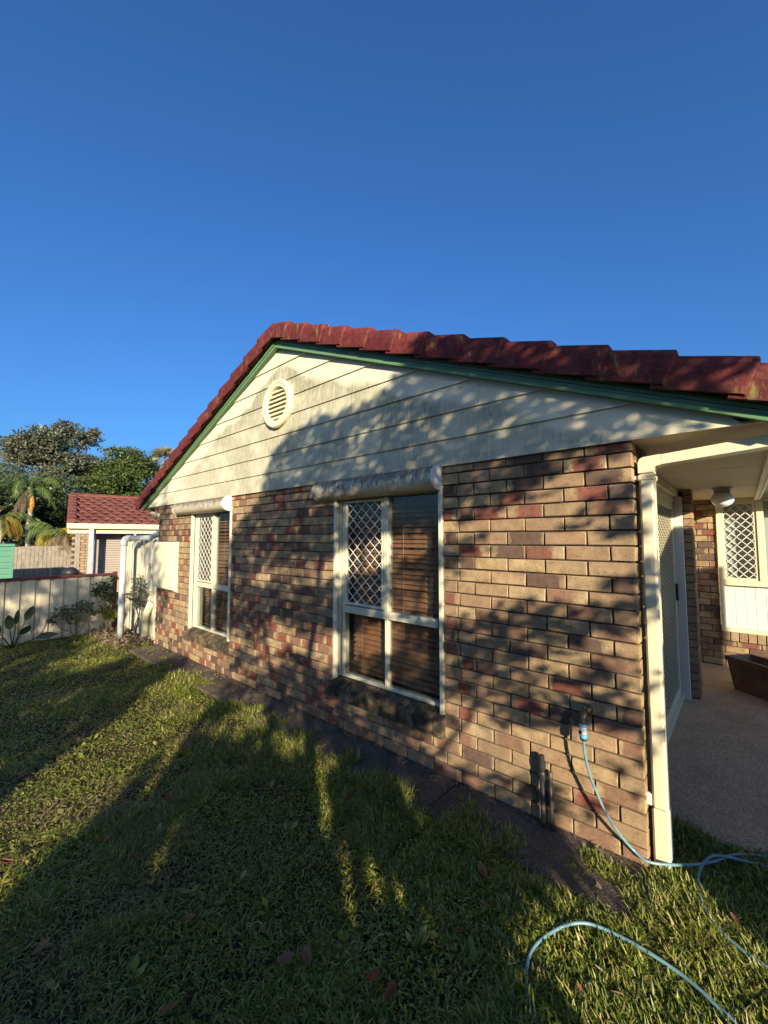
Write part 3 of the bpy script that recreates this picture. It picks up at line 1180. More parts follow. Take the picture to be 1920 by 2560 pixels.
# ---------------------------------------------------------------- porch: security door, back window
def porch():
    xd = -.13
    D = H(MB().bbox(xd - .05, xd + .012, .50, 2.93, 2.075, 2.13, .004), 'door_frame', M['cream'])
    kid(MB().bbox(xd - .04, xd + .05, .49, 2.95, 2.131, 2.21, .004), 'head_trim', M['cream'], D)
    kid(MB().bbox(xd - .05, xd + .03, .50, 2.93, -.02, .032, .004), 'door_track', M['alu'], D)
    for (a, b) in ((.52, 1.60), (1.60, 2.84)):
        m = MB()
        fw = .05
        dx = xd + (.0 if a > 1 else -.03)
        m.bbox(dx - .02, dx + .006, a, a + fw, .034, 2.074, .003)
        m.bbox(dx - .02, dx + .006, b - fw, b, .034, 2.074, .003)
        m.bbox(dx - .02, dx + .005, a + fw, b - fw, .034, .115, .003)
        m.bbox(dx - .02, dx + .005, a + fw, b - fw, 1.99, 2.074, .003)
        kid(m, 'door_leaf', M['cream'], D)
        kid(grille(a + fw, b - fw, .116, 1.989, dx - .006, .055, .05, .0075, 4, 'x', .0012), 'door_mesh', M['cream'], D)
        kid(MB().box(dx - .018, dx - .016, a + fw, b - fw, .116, 1.989), 'insect_screen', M['dark'], D)
    kid(MB().bbox(xd + .006, xd + .028, 2.785, 2.825, 1.02, 1.20, .006), 'handle', M['black'], D)
    H(MB().bbox(-.145, -.0465, 2.88, 2.945, -.03, 2.131, .004), 'door_post', M['white'])
    H(MB().box(-.3, -.145, 2.94, 3.0, -.03, 2.21), 'post_packing', M['soffit'])
    H(MB().box(-.3, -.044, 3.19, 3.20, -.03, 2.21), 'nib_back', M['mortar'])
    # back window with grille over a white panel
    x0, x1 = .172, 1.55
    Wd = H(rect_frame(MB(), x0, x1, .452, 2.21, .05, 4.57, 4.66), 'window', M['cream'])
    Wd['label'] = 'porch window with diamond grille above white vertical boards'
    kid(MB().bbox(x0 + .05, x1 - .05, 4.565, 4.65, 1.06, 1.13, .004), 'transom', M['cream'], Wd)
    kid(MB().bbox(.575, .645, 4.562, 4.65, 1.1305, 2.16, .004), 'mullion', M['cream'], Wd)
    kid(rect_frame(MB(), x0 + .05, .575, 1.131, 2.16, .03, 4.578, 4.60), 'screen_frame', M['cream'], Wd)
    kid(grille(x0 + .08, .545, 1.161, 2.13, 4.585, .0525, .105, .0085), 'grille', M['white'], Wd)
    kid(MB().box(x0 + .05, .575, 4.632, 4.636, 1.131, 2.16), 'pane', M['glass'], Wd)
    kid(MB().box(.645, x1 - .05, 4.632, 4.636, 1.131, 2.16), 'pane', M['glass'], Wd)
    kid(MB().box(x0 + .01, x1 - .01, 4.72, 4.73, .46, 2.2), 'inner_blind', M['curtain'], Wd)
    x = x0 + .052
    while x < x1 - .06:
        kid(MB().bbox(x, x + .098, 4.612, 4.63, .503, 1.059, .004), 'panel_board', M['white'], Wd)
        x += .1
    # header lining above the window and eave of the back section
    H(MB().bbox(.61, 2.6, 4.2, 4.75, 2.23, 2.245, .002), 'soffit', M['soffit'])
    H(MB().bbox(.76, 2.6, 4.15, 4.195, 2.22, 2.38, .003), 'fascia', M['cream'])


porch()

# ceiling lamp
L = thing('porch_lamp', 'round opal globe lamp under the porch ceiling', 'lamp', (.29, 3.02, 2.212))
kid(MB().lathe([(.085, 0), (.085, -.012), (.070, -.016), (.068, -.06), (.06, -.064)], L.location, 20), 'gallery', M['galv'], L, False)
gp = [(.062, -.06)] + [(.098 * math.sin(math.pi * (.19 + .81 * i / 10)), -.122 + .082 * math.cos(math.pi * (.19 + .81 * i / 10))) for i in range(10)] + [(.004, -.204)]
kid(MB().lathe(gp, L.location, 24), 'globe', M['glasslamp'], L, True)

# terracotta trough
PT = thing('planter_trough', 'brown rectangular trough planter on the porch slab', 'planter', (.655, 3.47, -.012))
PT.rotation_euler = (0, 0, math.radians(-40))


def trough():
    l, w_, h, t = .42, .16, .36, .022
    k = .86
    m = MB()
    def ring(sx, sy, z):
        return [(-sx, -sy, z), (sx, -sy, z), (sx, sy, z), (-sx, sy, z)]
    vs = ring(l * k, w_ * k, 0) + ring(l * .985, w_ * .97, h - .05) + ring(l + .008, w_ + .008, h - .048) + ring(l + .008, w_ + .008, h) + ring(l - t, w_ - t, h) + ring(l * k * .95, w_ * k * .9, .24)
    fs = [(3, 2, 1, 0)]
    for i in range(5):
        for j in range(4):
            fs.append((i * 4 + j, i * 4 + (j + 1) % 4, (i + 1) * 4 + (j + 1) % 4, (i + 1) * 4 + j))
    m.add(vs, fs)
    m.obj('trough', M['terracotta'], PT)
    MB().box(-l * k * .94, l * k * .94, -w_ * k * .88, w_ * k * .88, .23, .25).obj('potting_soil', M['dirt'], PT)


trough()


# ---------------------------------------------------------------- tap, hose, standpipes, meter box
def tap():
    T = thing('garden_tap', 'tarnished brass garden tap on the brick wall near the corner', 'tap', (-.262, 0, .715))
    kid(MB().lathe([(.028, 0), (.028, -.006), (.014, -.010), (.013, -.05)], (-.262, .0, .715), 14, 0, 'y').tube(
        [(-.262, -.045, .715), (-.262, -.062, .716), (-.262, -.080, .712), (-.262, -.092, .698), (-.262, -.096, .680), (-.262, -.096, .665)], [.017, .019, .017, .015, .013, .013], 12), 'spout', M['bronze'], T, True)
    kid(MB().tube([(-.262, -.058, .72), (-.262, -.058, .762)], [.014, .009], 10), 'spindle', M['bronze'], T, True)
    kid(MB().bbox(-.295, -.229, -.064, -.052, .760, .770, .003), 'handle', M['bronze'], T)


tap()


def smooth_path(pts, n=8):
    P = [Vector(p) for p in pts]
    out = []
    for i in range(len(P) - 1):
        p0, p1, p2, p3 = P[max(i - 1, 0)], P[i], P[i + 1], P[min(i + 2, len(P) - 1)]
        for k in range(n):
            t = k / n
            out.append(.5 * ((2 * p1) + (-p0 + p2) * t + (2 * p0 - 5 * p1 + 4 * p2 - p3) * t * t + (-p0 + 3 * p1 - 3 * p2 + p3) * t ** 3))
    out.append(P[-1])
    return out


def hose():
    Hs = thing('garden_hose', 'teal garden hose hanging from the tap and looping over the grass', 'hose', (-.262, -.096, .60))
    kid(MB().lathe([(.016, .07), (.019, .068), (.019, .058), (.0175, .057)], (-.262, -.096, .60), 16), 'collar', M['conn_blue'], Hs, True)
    kid(MB().lathe([(.0178, .0565), (.0182, .05), (.0182, .022), (.0175, .02)], (-.262, -.096, .60), 16), 'connector', M['conn_white'], Hs, True)
    kid(MB().lathe([(.0185, .0195), (.0195, .012), (.0195, .0), (.018, -.002)], (-.262, -.096, .60), 16), 'grip_ring', M['conn_blue'], Hs, True)
    kid(MB().lathe([(.0192, -.0022), (.018, -.012), (.010, -.018)], (-.262, -.096, .60), 16), 'end_nut', M['black'], Hs, True)
    kid(MB().lathe([(.009, -.0185), (.0085, -.0182)], (-.268, -.1145, .638), 12, 0, 'y'), 'release_button', M['black'], Hs, True)
    path = [(-.262, -.096, .588), (-.258, -.097, .52), (-.238, -.095, .42), (-.205, -.085, .32), (-.165, -.07, .225), (-.115, -.045, .14), (-.06, -.02, .075), (0.0, -.02, .05), (.09, .04, .045),
            (.18, .13, .040), (.25, .235, .030), (.32, .36, .026), (.42, .47, .016), (.56, .52, .014), (.75, .47, .012), (.82, .40, .012), (.70, .385, .012), (.453, .399, .018), (.392, .365, .026), (.30, .31, .04), (.235, .235, .05), (.20, .11, .035), (.205, .0, .02), (.225, -.09, .015),
            (.265, -.165, .012), (.34, -.222, .010), (.43, -.252, .010), (.62, -.30, .008), (.80, -.42, .008), (.72, -.60, .008), (.50, -.63, .010), (.305, -.569, .018), (.246, -.544, .022), (.176, -.52, .022), (.068, -.512, .026), (-.031, -.51, .022), (-.13, -.539, .028), (-.192, -.589, .026), (-.243, -.654, .012), (-.281, -.75, .004),
            (-.283, -.835, .004), (-.252, -.93, .006), (-.194, -1.011, .006), (-.05, -1.13, .004), (.2, -1.25, .002)]
    kid(MB().tube(smooth_path([(a, b, c - (.005 if c < .06 and i > 11 else 0)) for i, (a, b, c) in enumerate(path)], 6), .0068, 10), 'tube', M['hose'], Hs, True)


hose()
sp = thing('standpipe', 'short dark standpipe with a capped valve against the wall', 'pipe', (-.512, -.045, 0))
kid(MB().tube([(-.512, -.045, -.05), (-.512, -.045, .28)], .0135, 10), 'riser', M['darkpipe'], sp, True)
kid(MB().lathe([(.014, .26), (.020, .265), (.020, .30), (.016, .31), (.022, .34), (.022, .365), (.016, .37), (.016, .40), (.010, .405)], sp.location, 12), 'valve', M['black'], sp, False)
sp = thing('conduit_pipe', 'plain grey conduit stub right beside the capped standpipe', 'pipe', (-.468, -.035, 0))
kid(MB().tube([(-.458, -.045, -.05), (-.464, -.038, .1), (-.470, -.030, .285)], .0125, 10), 'riser', M['darkpipe'], sp, True)
kid(MB().lathe([(.013, .285), (.016, .29), (.014, .315), (.006, .32)], (-.470, -.030, 0), 10), 'cap', M['bronze'], sp, False)


def meter_box():
    B = thing('meter_box', 'cream steel meter box on the wall left of the far window', 'meter box', (-6.22, 0, .88))
    x0, x1, yf = -6.53, -5.90, -.115
    m = MB().prism([(.0, .875), (-.0, 1.63), (yf + .01, 1.622), (yf, 1.60), (yf, .93), (yf + .03, .925)], 'x', x0, x1)
    kid(m, 'case', M['cream'], B)
    kid(MB().bbox(x0 + .02, x1 - .03, yf - .012, yf - .0005, .945, 1.605, .005), 'door', M['cream'], B)
    for zb in (1.54, 1.01):
        for i in range(3):
            for j in range(2):
                kid(MB().bbox(x0 + .09 + j * .16, x0 + .21 + j * .16, yf - .017, yf - .0125, zb - i * .025, zb - i * .025 + .010, .002), 'louvre', M['cream'], B)
    kid(MB().bbox(x1 - .002, x1 + .006, yf + .02, yf + .03, .95, 1.6, .002), 'seam', M['cream'], B)


meter_box()

# small brass tap low on the far wall
t2 = thing('hose_cock', 'tiny tap on a short riser at the foot of the far wall', 'tap', (-5.98, -.06, 0))
kid(MB().tube([(-5.98, -.06, -.04), (-5.98, -.06, .16)], .011, 8), 'riser', M['darkpipe'], t2, True)
kid(MB().lathe([(.012, .16), (.018, .17), (.016, .19), (.008, .20)], t2.location, 10).bbox(-6.01, -5.95, -.066, -.054, .20, .208, .002), 'valve', M['bronze'], t2)


# ---------------------------------------------------------------- left boundary: fences, gate, pipe
def paling_gate():
    G = thing('paling_gate', 'cream paling gate panel closing the side passage beside the house', 'gate', (-7.55, .08, 0))
    x = -8.30
    while x < -6.82:
        w_ = .095
        top = 1.70 + .05 * math.sin(x * 2.1) + random.uniform(-.015, .02) - (.10 if x < -8.0 else 0)
        y = .04 + random.uniform(-.004, .004) - (.02 if int(x * 10) % 2 else 0)
        m = MB().prism([(x, .03), (x + w_, .03), (x + w_, top - .03), (x + w_ - .02, top), (x + .02, top), (x, top - .03)], 'y', y, y + .016)
        kid(m, 'paling', M['paling_cream'], G)
        x += .104
    for z in (.35, 1.0, 1.5):
        kid(MB().bbox(-8.3, -6.8, .066, .105, z, z + .07, .004), 'rail', M['paling_cream'], G)
    kid(MB().bbox(-6.81, -6.735, .02, .10, -.03, 1.60, .004), 'post', M['paling_cream'], G)
    kid(MB().bbox(-8.42, -8.32, .0, .10, -.03, 1.62, .004), 'post', M['paling_cream'], G)
    # lean-to cream downpipe boot near the wall
    kid(MB().tube([(-6.86, -.02, .62), (-6.92, -.03, .55), (-7.02, -.04, .42), (-7.06, -.04, .34), (-7.06, -.04, -.03)], .055, 10), 'drain_elbow', M['cream_pipe'], G, True)


paling_gate()
P = thing('drain_pipe', 'white PVC pipe standing on the lawn with an elbow at the top', 'pipe', (-7.45, -.28, -.03))
kid(MB().tube([(-7.45, -.28, -.06), (-7.45, -.28, 1.60)], .047, 14), 'pipe', M['pvc'], P, True)
kid(MB().tube([(-7.45, -.28, 1.55), (-7.45, -.28, 1.63), (-7.435, -.265, 1.665), (-7.40, -.24, 1.68), (-7.36, -.21, 1.68)], .056, 14), 'elbow', M['pvc'], P, True)
kid(MB().tube([(-7.40, -.24, 1.68), (-7.05, .0, 1.695), (-6.9, .03, 1.74), (-6.76, .2, 1.90)], .047, 12), 'branch', M['pvc'], P, True)
kid(MB().lathe([(.053, .60), (.053, .68)], P.location, 14), 'coupling', M['pvc'], P, False)


def steel_fence():
    F = thing('steel_fence', 'low cream steel sheet fence with maroon rail along the left boundary', 'fence', (-8.5, -2.5, 0))
    X = -8.5
    y = -.12
    # sheets with trapezoid ribs
    while y > -5.0:
        y1 = y - .76
        m = MB()
        prof = []
        t = y
        for i in range(4):
            a = y - i * .19
            prof += [(a, X), (a - .118, X), (a - .130, X - .028), (a - .178, X - .028)]
        prof.append((y1, X))
        vs = []
        for (yy, xx) in prof:
            vs += [(xx, yy, -.08), (xx, yy, 1.0)]
        fs = [(2 * i, 2 * i + 1, 2 * i + 3, 2 * i + 2) for i in range(len(prof) - 1)]
        m.add(vs, fs)
        vs2 = [(a - .003, b, c) for a, b, c in vs]
        m.add(vs2, [f[::-1] for f in fs])
        kid(m, 'fence_sheet', M['fence_cream'], F)
        y = y1
    kid(MB().bbox(X - .045, X + .018, -5.0, -.10, .985, 1.035, .004), 'top_rail', M['fence_rail'], F)
    kid(MB().bbox(X - .05, X + .024, -.135, -.075, -.08, 1.05, .004), 'post', M['fence_rail'], F)
    for yy in (-2.45, -4.75):
        kid(MB().bbox(X - .05, X + .022, yy - .03, yy + .03, -.08, 1.03, .004), 'post', M['fence_cream'], F)


steel_fence()


# ---------------------------------------------------------------- neighbour's yard
def neighbour():
    B = thing('neighbour_house', 'neighbouring carport with rusty red tiled roof and pale fascia', 'house', (-14.0, .15, 0))
    B.rotation_euler = (0, 0, math.radians(-10.9))
    XE, ZE = -14.0, 2.13
    XR, ZR = -16.6, 3.12
    y0, y1 = .15, 6.0
    sl = MB()
    sl.add([(XE, y0, ZE), (XE, y1, ZE), (XR, y1, ZR), (XR, y0, ZR), (2 * XR - XE, y1, ZE), (2 * XR - XE, y0, ZE)], [(0, 1, 2, 3), (3, 2, 4, 5)])
    R = kid(sl, 'roof', M['tile2'], B)
    # one interlocking tile, shared
    rows, cw = 9, .30
    tl = math.hypot(XR - XE, ZR - ZE) / rows
    ang = math.atan2(ZR - ZE, XE - XR)
    n = 7
    vs, fs = [], []
    for s_, lift in ((0, .045), (.03, .05), (tl * 1.06, .012)):
        for k in range(n):
            t = k / (n - 1)
            wv = .030 * math.sin(2 * math.pi * t)
            vs.append((-s_ * math.cos(ang), t * cw * .99, s_ * math.sin(ang) + lift + wv))
    for k in range(n):
        t = k / (n - 1)
        vs.append((.0, t * cw * .99, .008 + .02 * math.sin(2 * math.pi * t)))
    for i in range(2):
        fs += [(i * n + k, i * n + k + 1, (i + 1) * n + k + 1, (i + 1) * n + k) for k in range(n - 1)]
    fs += [(3 * n + k, 3 * n + k + 1, k + 1, k) for k in range(n - 1)]
    me = MB().add(vs, fs).mesh('roof_tile', M['tile2'], False)
    base = B.location
    for r in range(rows):
        s_ = r * tl
        y = y0 + .28 + (.15 if r % 2 else 0) - .15
        while y < 4.6:
            o = link('roof_tile', me, R)
            o.location = Vector((XE + .05 - s_ * math.cos(ang), y, ZE + s_ * math.sin(ang) + random.uniform(-.004, .004))) - base
            y += cw
    # verge and ridge tiles
    for r in range(rows):
        s_ = r * tl
        m = MB()
        pf = [(-.02, -.14), (-.03, .04), (.0, .085), (.09, .10), (.17, .085), (.2, .05)]
        vs = []
        for ss, g in ((s_ - .01, .02), (s_ + tl * 1.02, 0)):
            for (yy, zz) in pf:
                vs.append((XE + .06 - ss * math.cos(ang), y0 + yy, ZE + ss * math.sin(ang) + zz + g))
        k = len(pf)
        m.add(vs, [(i, i + 1, k + i + 1, k + i) for i in range(k - 1)] + [tuple(range(k))])
        kid(m, 'verge_tile', M['tile2'], R)
    y = y0
    while y < 5:
        m = MB()
        vs = []
        for yy, r_ in ((y, .13), (y + .42, .115)):
            for k in range(8):
                a = math.pi * k / 7
                vs.append((XR + r_ * 1.2 * math.cos(a), yy, ZR - .01 + r_ * math.sin(a)))
        m.add(vs, [(k, k + 1, 8 + k + 1, 8 + k) for k in range(7)] + [tuple(range(8))])
        kid(m, 'ridge_tile', M['tile2'], R)
        y += .37
    kid(MB().bbox(XE + .0, XE + .12, y0 - .02, y1, ZE - .165, ZE - .01, .01), 'gutter', M['soffit'], B)
    kid(MB().bbox(XE - .05, XE - .005, y0, y1, ZE - .30, ZE - .13, .005), 'fascia', M['soffit'], B)
    # gable end facing the camera side
    kid(MB().prism([(XE - .05, ZE - .05), (XR, ZR - .05), (2 * XR - XE, ZE - .05)], 'y', y0 + .12, y0 + .16), 'gable_end', M['cream'], B)
    # wall with brickwork, shutter, posts
    xw = XE - 1.35
    for k in range(24):
        z = .02 + k * .086
        for i in range(3):
            kid(MB().bbox(xw - .1, xw, .38 + i * .24 - (.12 if k % 2 else 0), .60 + i * .24 - (.12 if k % 2 else 0), z, z + .074, .004), 'brick', BR[random.choice('TTPTD')], B)
    kid(MB().box(xw - .1, xw - .008, .27, 1.1, 0, 2.1), 'wall', M['mortar'], B)
    kid(MB().box(xw - .11, xw - .009, 1.101, 6, 0, 2.1), 'rear_wall', M['soffit'], B)
    kid(MB().bbox(XE - .16, XE - .04, .34, .46, -.03, 2.0, .01), 'post', M['paling_grey'], B)
    kid(MB().bbox(XE - .02, XE + .10, .64, .77, -.03, 2.0, .006), 'post', M['galv'], B)
    kid(MB().bbox(XE - .35, XE - .29, .80, .85, -.03, 1.95, .004), 'downpipe', M['pvc'], B)
    S_ = kid(MB().bbox(XE - .62, XE - .56, .80, .86, -.03, 1.95, .004).bbox(XE - .62, XE - .56, 1.84, 1.90, -.03, 1.95, .004).bbox(XE - .66, XE - .54, .86, 1.84, 1.80, 1.95, .01),
             'roller_shutter', M['shutter'], B)
    z = .0
    while z < 1.79:
        kid(MB().prism([(XE - .60, z), (XE - .588, z + .012), (XE - .585, z + .04), (XE - .59, z + .066), (XE - .60, z + .07)], 'y', .86, 1.84), 'shutter_slat', M['shutter'], S_)
        z += .072
    kid(MB().bbox(XE - .55, XE - .35, 2.0, 2.8, -.03, 1.95, .01), 'screen_panel', M['galv'], B)


neighbour()


def back_fence():
    F = thing('paling_fence', 'weathered grey timber paling fence across the neighbouring yard', 'fence', (-15.6, -.5, 0))
    y = -6.0
    X = -15.6
    while y < 1.4:
        top = 1.45 + random.uniform(-.015, .015)
        kid(MB().bbox(X + random.uniform(-.006, .006), X + .02, y, y + .092, -.03, top, .003), 'paling', M['paling_grey'], F)
        y += .098
    for z in (.3, 1.15):
        kid(MB().bbox(X - .06, X - .01, -6, 1.4, z, z + .08, .004), 'rail', M['paling_grey'], F)


back_fence()


def green_shed():
    G = thing('garden_shed', 'pale green ribbed steel garden shed at the far left behind the fence', 'shed', (-12.6, -2.6, 0))
    y0, y1 = -3.2, -1.215
    z = 0
    i = 0
    while z < 1.44:
        kid(MB().prism([(-11.6, z), (-11.585, z + .02), (-11.585, z + .10), (-11.6, z + .12)], 'y', y0, y1 - .05), 'wall_rib', M['shedgreen'], G)
        z += .127
    kid(MB().box(-13.4, -11.602, y0, y1 - .02, -.03, 1.5), 'wall', M['galv'], G)
    kid(MB().bbox(-11.62, -11.57, y1 - .05, y1, -.03, 1.54, .004), 'corner_trim', M['shedgreen'], G)
    kid(MB().prism([(-13.5, 1.51), (-11.55, 1.51), (-11.55, 1.56), (-12.5, 1.56), (-13.5, 1.55)], 'y', y0 - .05, y1 + .005), 'roof', M['shedgreen'], G)


green_shed()
bb = thing('black_bin', 'small black domed bin just behind the maroon fence rail', 'bin', (-9.4, -.62, 0))
kid(MB().lathe([(.09, 0), (.115, .9), (.13, .95), (.132, .98)], (-9.4, -.62, 0), 14), 'body', M['black'], bb, True)
kid(MB().lathe([(.134, .981), (.128, 1.03), (.105, 1.08), (.07, 1.11), (.02, 1.12)], (-9.4, -.62, 0), 14), 'lid', M['black'], bb, True)


# ---------------------------------------------------------------- plants
def branch_path(a, b, wob, n=6):
    a, b = Vector(a), Vector(b)
    out = []
    for i in range(n + 1):
        t = i / n
        p = a.lerp(b, t)
        k = math.sin(t * math.pi)
        p += Vector((random.uniform(-1, 1), random.uniform(-1, 1), random.uniform(-.5, .5))) * wob * k
        out.append(p)
    return out


def crown_tree(name, label, base, clumps, leafmats, nleaf, lsize, trunk_r, group=None, trunk_top=None, cat='tree'):
    """clumps: (x,y,z,r) in world; leaves fill an uneven shell round each clump"""
    T = thing(name, label, cat, base, group)
    pts = []
    tot = sum(c[3] ** 2 for c in clumps)
    for (x, y, z, r) in clumps:
        n = int(nleaf * r * r / tot)
        u = RNG.normal(size=(n, 3))
        u /= np.linalg.norm(u, axis=1)[:, None]
        rad = r * RNG.uniform(.25, 1, n) ** .45
        bumpy = 1 + .28 * np.sin(u[:, 0] * 5 + x * 3) * np.sin(u[:, 1] * 6 + y) + .22 * np.sin(u[:, 2] * 7 + z * 2)
        p = u * (rad * bumpy)[:, None]
        p[:, 2] *= .85
        pts.append(p + np.array([x, y, z]))
    pts = np.concatenate(pts) - np.array(base)
    k = RNG.permutation(len(pts))
    pts = pts[k]
    link('crown', leaves('crown', pts, lsize, lsize * .5, leafmats, .25), T)
    m = MB()
    top = trunk_top or (sum(c[0] for c in clumps) / len(clumps), sum(c[1] for c in clumps) / len(clumps), sum(c[2] for c in clumps) / len(clumps))
    tp = branch_path(base, top, .12, 7)
    m.tube(tp, [trunk_r * (1 - .6 * i / 7) for i in range(8)], 9)
    for (x, y, z, r) in clumps:
        s = tp[random.randint(3, 6)]
        m.tube(branch_path(s, (x, y, z), .15, 5), [trunk_r * .42 * (1 - .75 * i / 5) for i in range(6)], 6)
    kid(m, 'trunk', M['bark'], T, True)
    return T


def clump_set(c, sx, sy, sz, n, r, seed):
    rr = random.Random(seed)
    out = []
    for i in range(n):
        a, b = rr.uniform(0, 6.28), rr.uniform(-1, 1)
        q = math.sqrt(1 - b * b)
        k = rr.uniform(.45, 1)
        out.append((c[0] + sx * q * math.cos(a) * k, c[1] + sy * q * math.sin(a) * k, c[2] + sz * b * k, r * rr.uniform(.7, 1.25)))
    return out


crown_tree('grey_tree', 'tall grey green tree with ragged top beyond the paling fence', (-24, 1.5, 0),
           clump_set((-24, 1.3, 4.6), 1.8, 2.1, 1.9, 22, .75, 3) + [(-24, 2.0, 6.7, .7), (-24, 1.6, 6.9, .55), (-24, 2.75, 6.75, .45), (-24, 2.9, 7.05, .3), (-24, .6, 6.0, .6)],
           M['leaf_grey'], 30000, .17, .2)
crown_tree('round_tree', 'dense dark green round topped tree behind the red carport roof', (-23, 4.0, 0),
           clump_set((-23, 3.9, 4.0), 1.6, 1.75, 1.9, 22, .72, 5) + [(-23, 3.6, 5.9, .6), (-23, 4.3, 5.95, .6), (-23, 5.2, 5.3, .5)],
           M['leaf_mid'], 30000, .16, .2)
crown_tree('shade_tree', 'dark shadowy tree mass behind the palms at the far left', (-21, -1.2, 0),
           clump_set((-21, -1.6, 2.6), 1.4, 2.6, 1.9, 20, .85, 8), M['leaf_dark'], 9000, .2, .2)
crown_tree('under_tree', 'dark understorey tree below the grey ragged tree', (-22.5, 1.3, 0),
           clump_set((-22, 1.3, 2.9), 1.0, 2.4, 1.2, 22, .75, 9), M['leaf_dark'], 16000, .17, .16)
crown_tree('thin_tree', 'thin tree between the round tree and the gable roof edge', (-24, 6.2, 0),
           clump_set((-24, 6.0, 4.2), .8, .8, 1.5, 9, .5, 12), M['leaf_mid'], 3500, .16, .12)


def frond(V, F, MI, base, az, elev, length, droop, width, nl=22, mi=0, seed=0, fold=.5):
    """pinnate palm frond: arching rachis and paired drooping leaflets; appended to soup lists"""
    rr = random.Random(seed)
    d = Vector((math.cos(az), math.sin(az), 0))
    side = Vector((-math.sin(az), math.cos(az), 0))
    pts = []
    p = Vector(base)
    e = elev
    n = 14
    for i in range(n + 1):
        pts.append(p.copy())
        p += (d * math.cos(e) + Vector((0, 0, 1)) * math.sin(e)) * length / n
        e -= droop / n * (1 + i / n)
    def quad(a, b, c, d_):
        o = len(V)
        V.extend([tuple(a), tuple(b), tuple(c), tuple(d_)])
        F.append((o, o + 1, o + 2, o + 3))
        MI.append(mi)
    for i in range(n):
        wd = .016 * (1 - i / n) + .004
        quad(pts[i] - side * wd, pts[i] + side * wd, pts[i + 1] + side * wd * .9, pts[i + 1] - side * wd * .9)
    for i in range(nl):
        t = .12 + .88 * i / nl
        j = min(int(t * n), n - 1)
        f = t * n - j
        q = pts[j].lerp(pts[j + 1], f)
        tang = (pts[j + 1] - pts[j]).normalized()
        ll = width * (math.sin(math.pi * min(1, t * .95 + .08)) ** .6) * rr.uniform(.85, 1.1)
        for sg in (-1, 1):
            dv = (side * sg * .85 + tang * .55 + Vector((0, 0, -fold * rr.uniform(.6, 1.3)))).normalized()
            nrm = tang * .009
            m1 = q + dv * ll * .55
            tip = q + dv * ll + Vector((0, 0, -fold * ll * .35))
            quad(q - nrm, q + nrm, m1 + nrm * 1.1, m1 - nrm * 1.1)
            quad(m1 - nrm * 1.1, m1 + nrm * 1.1, tip + nrm * .1, tip - nrm * .1)


def palm(name, label, base, h, fr, trunk_r=.06, shaft=None, mats=None, group=None):
    T = thing(name, label, 'palm', base, group)
    V, F, MI = [], [], []
    for i, (az, el, ln, dr, wd, mi, fold) in enumerate(fr):
        frond(V, F, MI, (0, 0, h), az, el, ln, dr, wd, 26, mi, i + 17, fold)
    me = bpy.data.meshes.new('fronds')
    me.from_pydata(V, [], F)
    for m_ in mats:
        me.materials.append(m_)
    me.polygons.foreach_set('material_index', MI)
    link('fronds', me, T)
    m = MB()
    n = 16
    pts = [(0.02 * math.sin(i * .7), 0.02 * math.cos(i), -.05 + (h - .0) * i / n) for i in range(n + 1)]
    m.tube(pts, [trunk_r * (1.15 if i % 2 else 1.0) * (1 - .15 * i / n) for i in range(n + 1)], 9)
    m.obj('trunk', M['palmbark'], T, True)
    if shaft:
        MB().tube([(0, 0, h - .75), (0, 0, h - .35), (0, 0, h + .05)], [trunk_r * .98, trunk_r * 1.35, trunk_r * .6], 9).obj('crownshaft', M['frond'], T, True)
        MB().tube([(.05, .03, h - .95), (.07, .04, h - .6), (.03, .02, h - .25)], [.03, .085, .04], 8).obj('old_sheath', M['sheath'], T, True)
    return T


FM = [M['frond'], M['frond_y'], M['frond_o'], M['frond_d']]
# directions are world azimuths; the camera looks along about -x, so fronds to +/-y show their length
palm('feather_palm', 'tall palm with orange sheath below its fronds behind the paling fence', (-17.5, -.25, 0), 3.45,
     [(1.45, 1.15, 1.5, .9, .42, 0, .35), (-1.5, .9, 1.9, 1.6, .45, 0, .7), (1.9, .95, 1.3, 1.1, .4, 0, .4), (-1.9, 1.2, 1.7, 1.3, .42, 0, .5), (.6, .8, 1.4, 1.5, .4, 0, .6),
      (-.5, .6, 1.5, 1.9, .4, 0, .8), (2.8, 1.0, 1.5, 1.2, .4, 0, .5), (3.6, .8, 1.6, 1.6, .4, 0, .6), (1.3, -.2, 1.2, 1.2, .36, 0, .9), (-1.3, -.9, 1.4, .5, .34, 3, 1.0), (-1.0, -1.1, 1.3, .4, .3, 3, 1.0), (1.0, .2, 1.1, 1.9, .36, 0, .9)],
     .075, True, FM)
palm('bent_palm', 'palm reaching in from the left edge with long yellow green arching fronds', (-16.0, -3.1, 0), 4.2,
     [(1.35, .55, 2.5, 1.15, .55, 1, .5), (1.55, .2, 2.4, 1.3, .5, 0, .8), (1.1, .95, 2.2, 1.0, .5, 0, .6), (1.75, 1.2, 2.6, .75, .5, 0, .5), (-1.4, .8, 2.2, 1.4, .5, 0, .6), (0, .6, 2.0, 1.5, .5, 0, .6), (3.0, .7, 2.1, 1.4, .5, 0, .6), (1.45, -.15, 2.1, 1.1, .48, 0, 1.0)],
     .09, True, FM)
palm('golden_palm', 'low clumping palm with orange and yellow lower fronds above the paling fence', (-16.9, -1.0, 0), 2.35,
     [(-1.6, .1, 1.0, 1.7, .42, 1, .9), (-1.45, -.4, 1.0, 1.3, .42, 2, 1.0), (1.5, .2, .9, 1.8, .4, 1, .9), (1.3, -.3, .9, 1.2, .4, 2, 1.0), (-.2, .3, .9, 1.8, .4, 0, .8), (-1.9, .6, 1.1, 1.5, .4, 0, .7), (1.9, .7, 1.1, 1.4, .4, 0, .7), (.4, -.2, .8, 1.4, .4, 1, .9)],
     .05, False, FM)
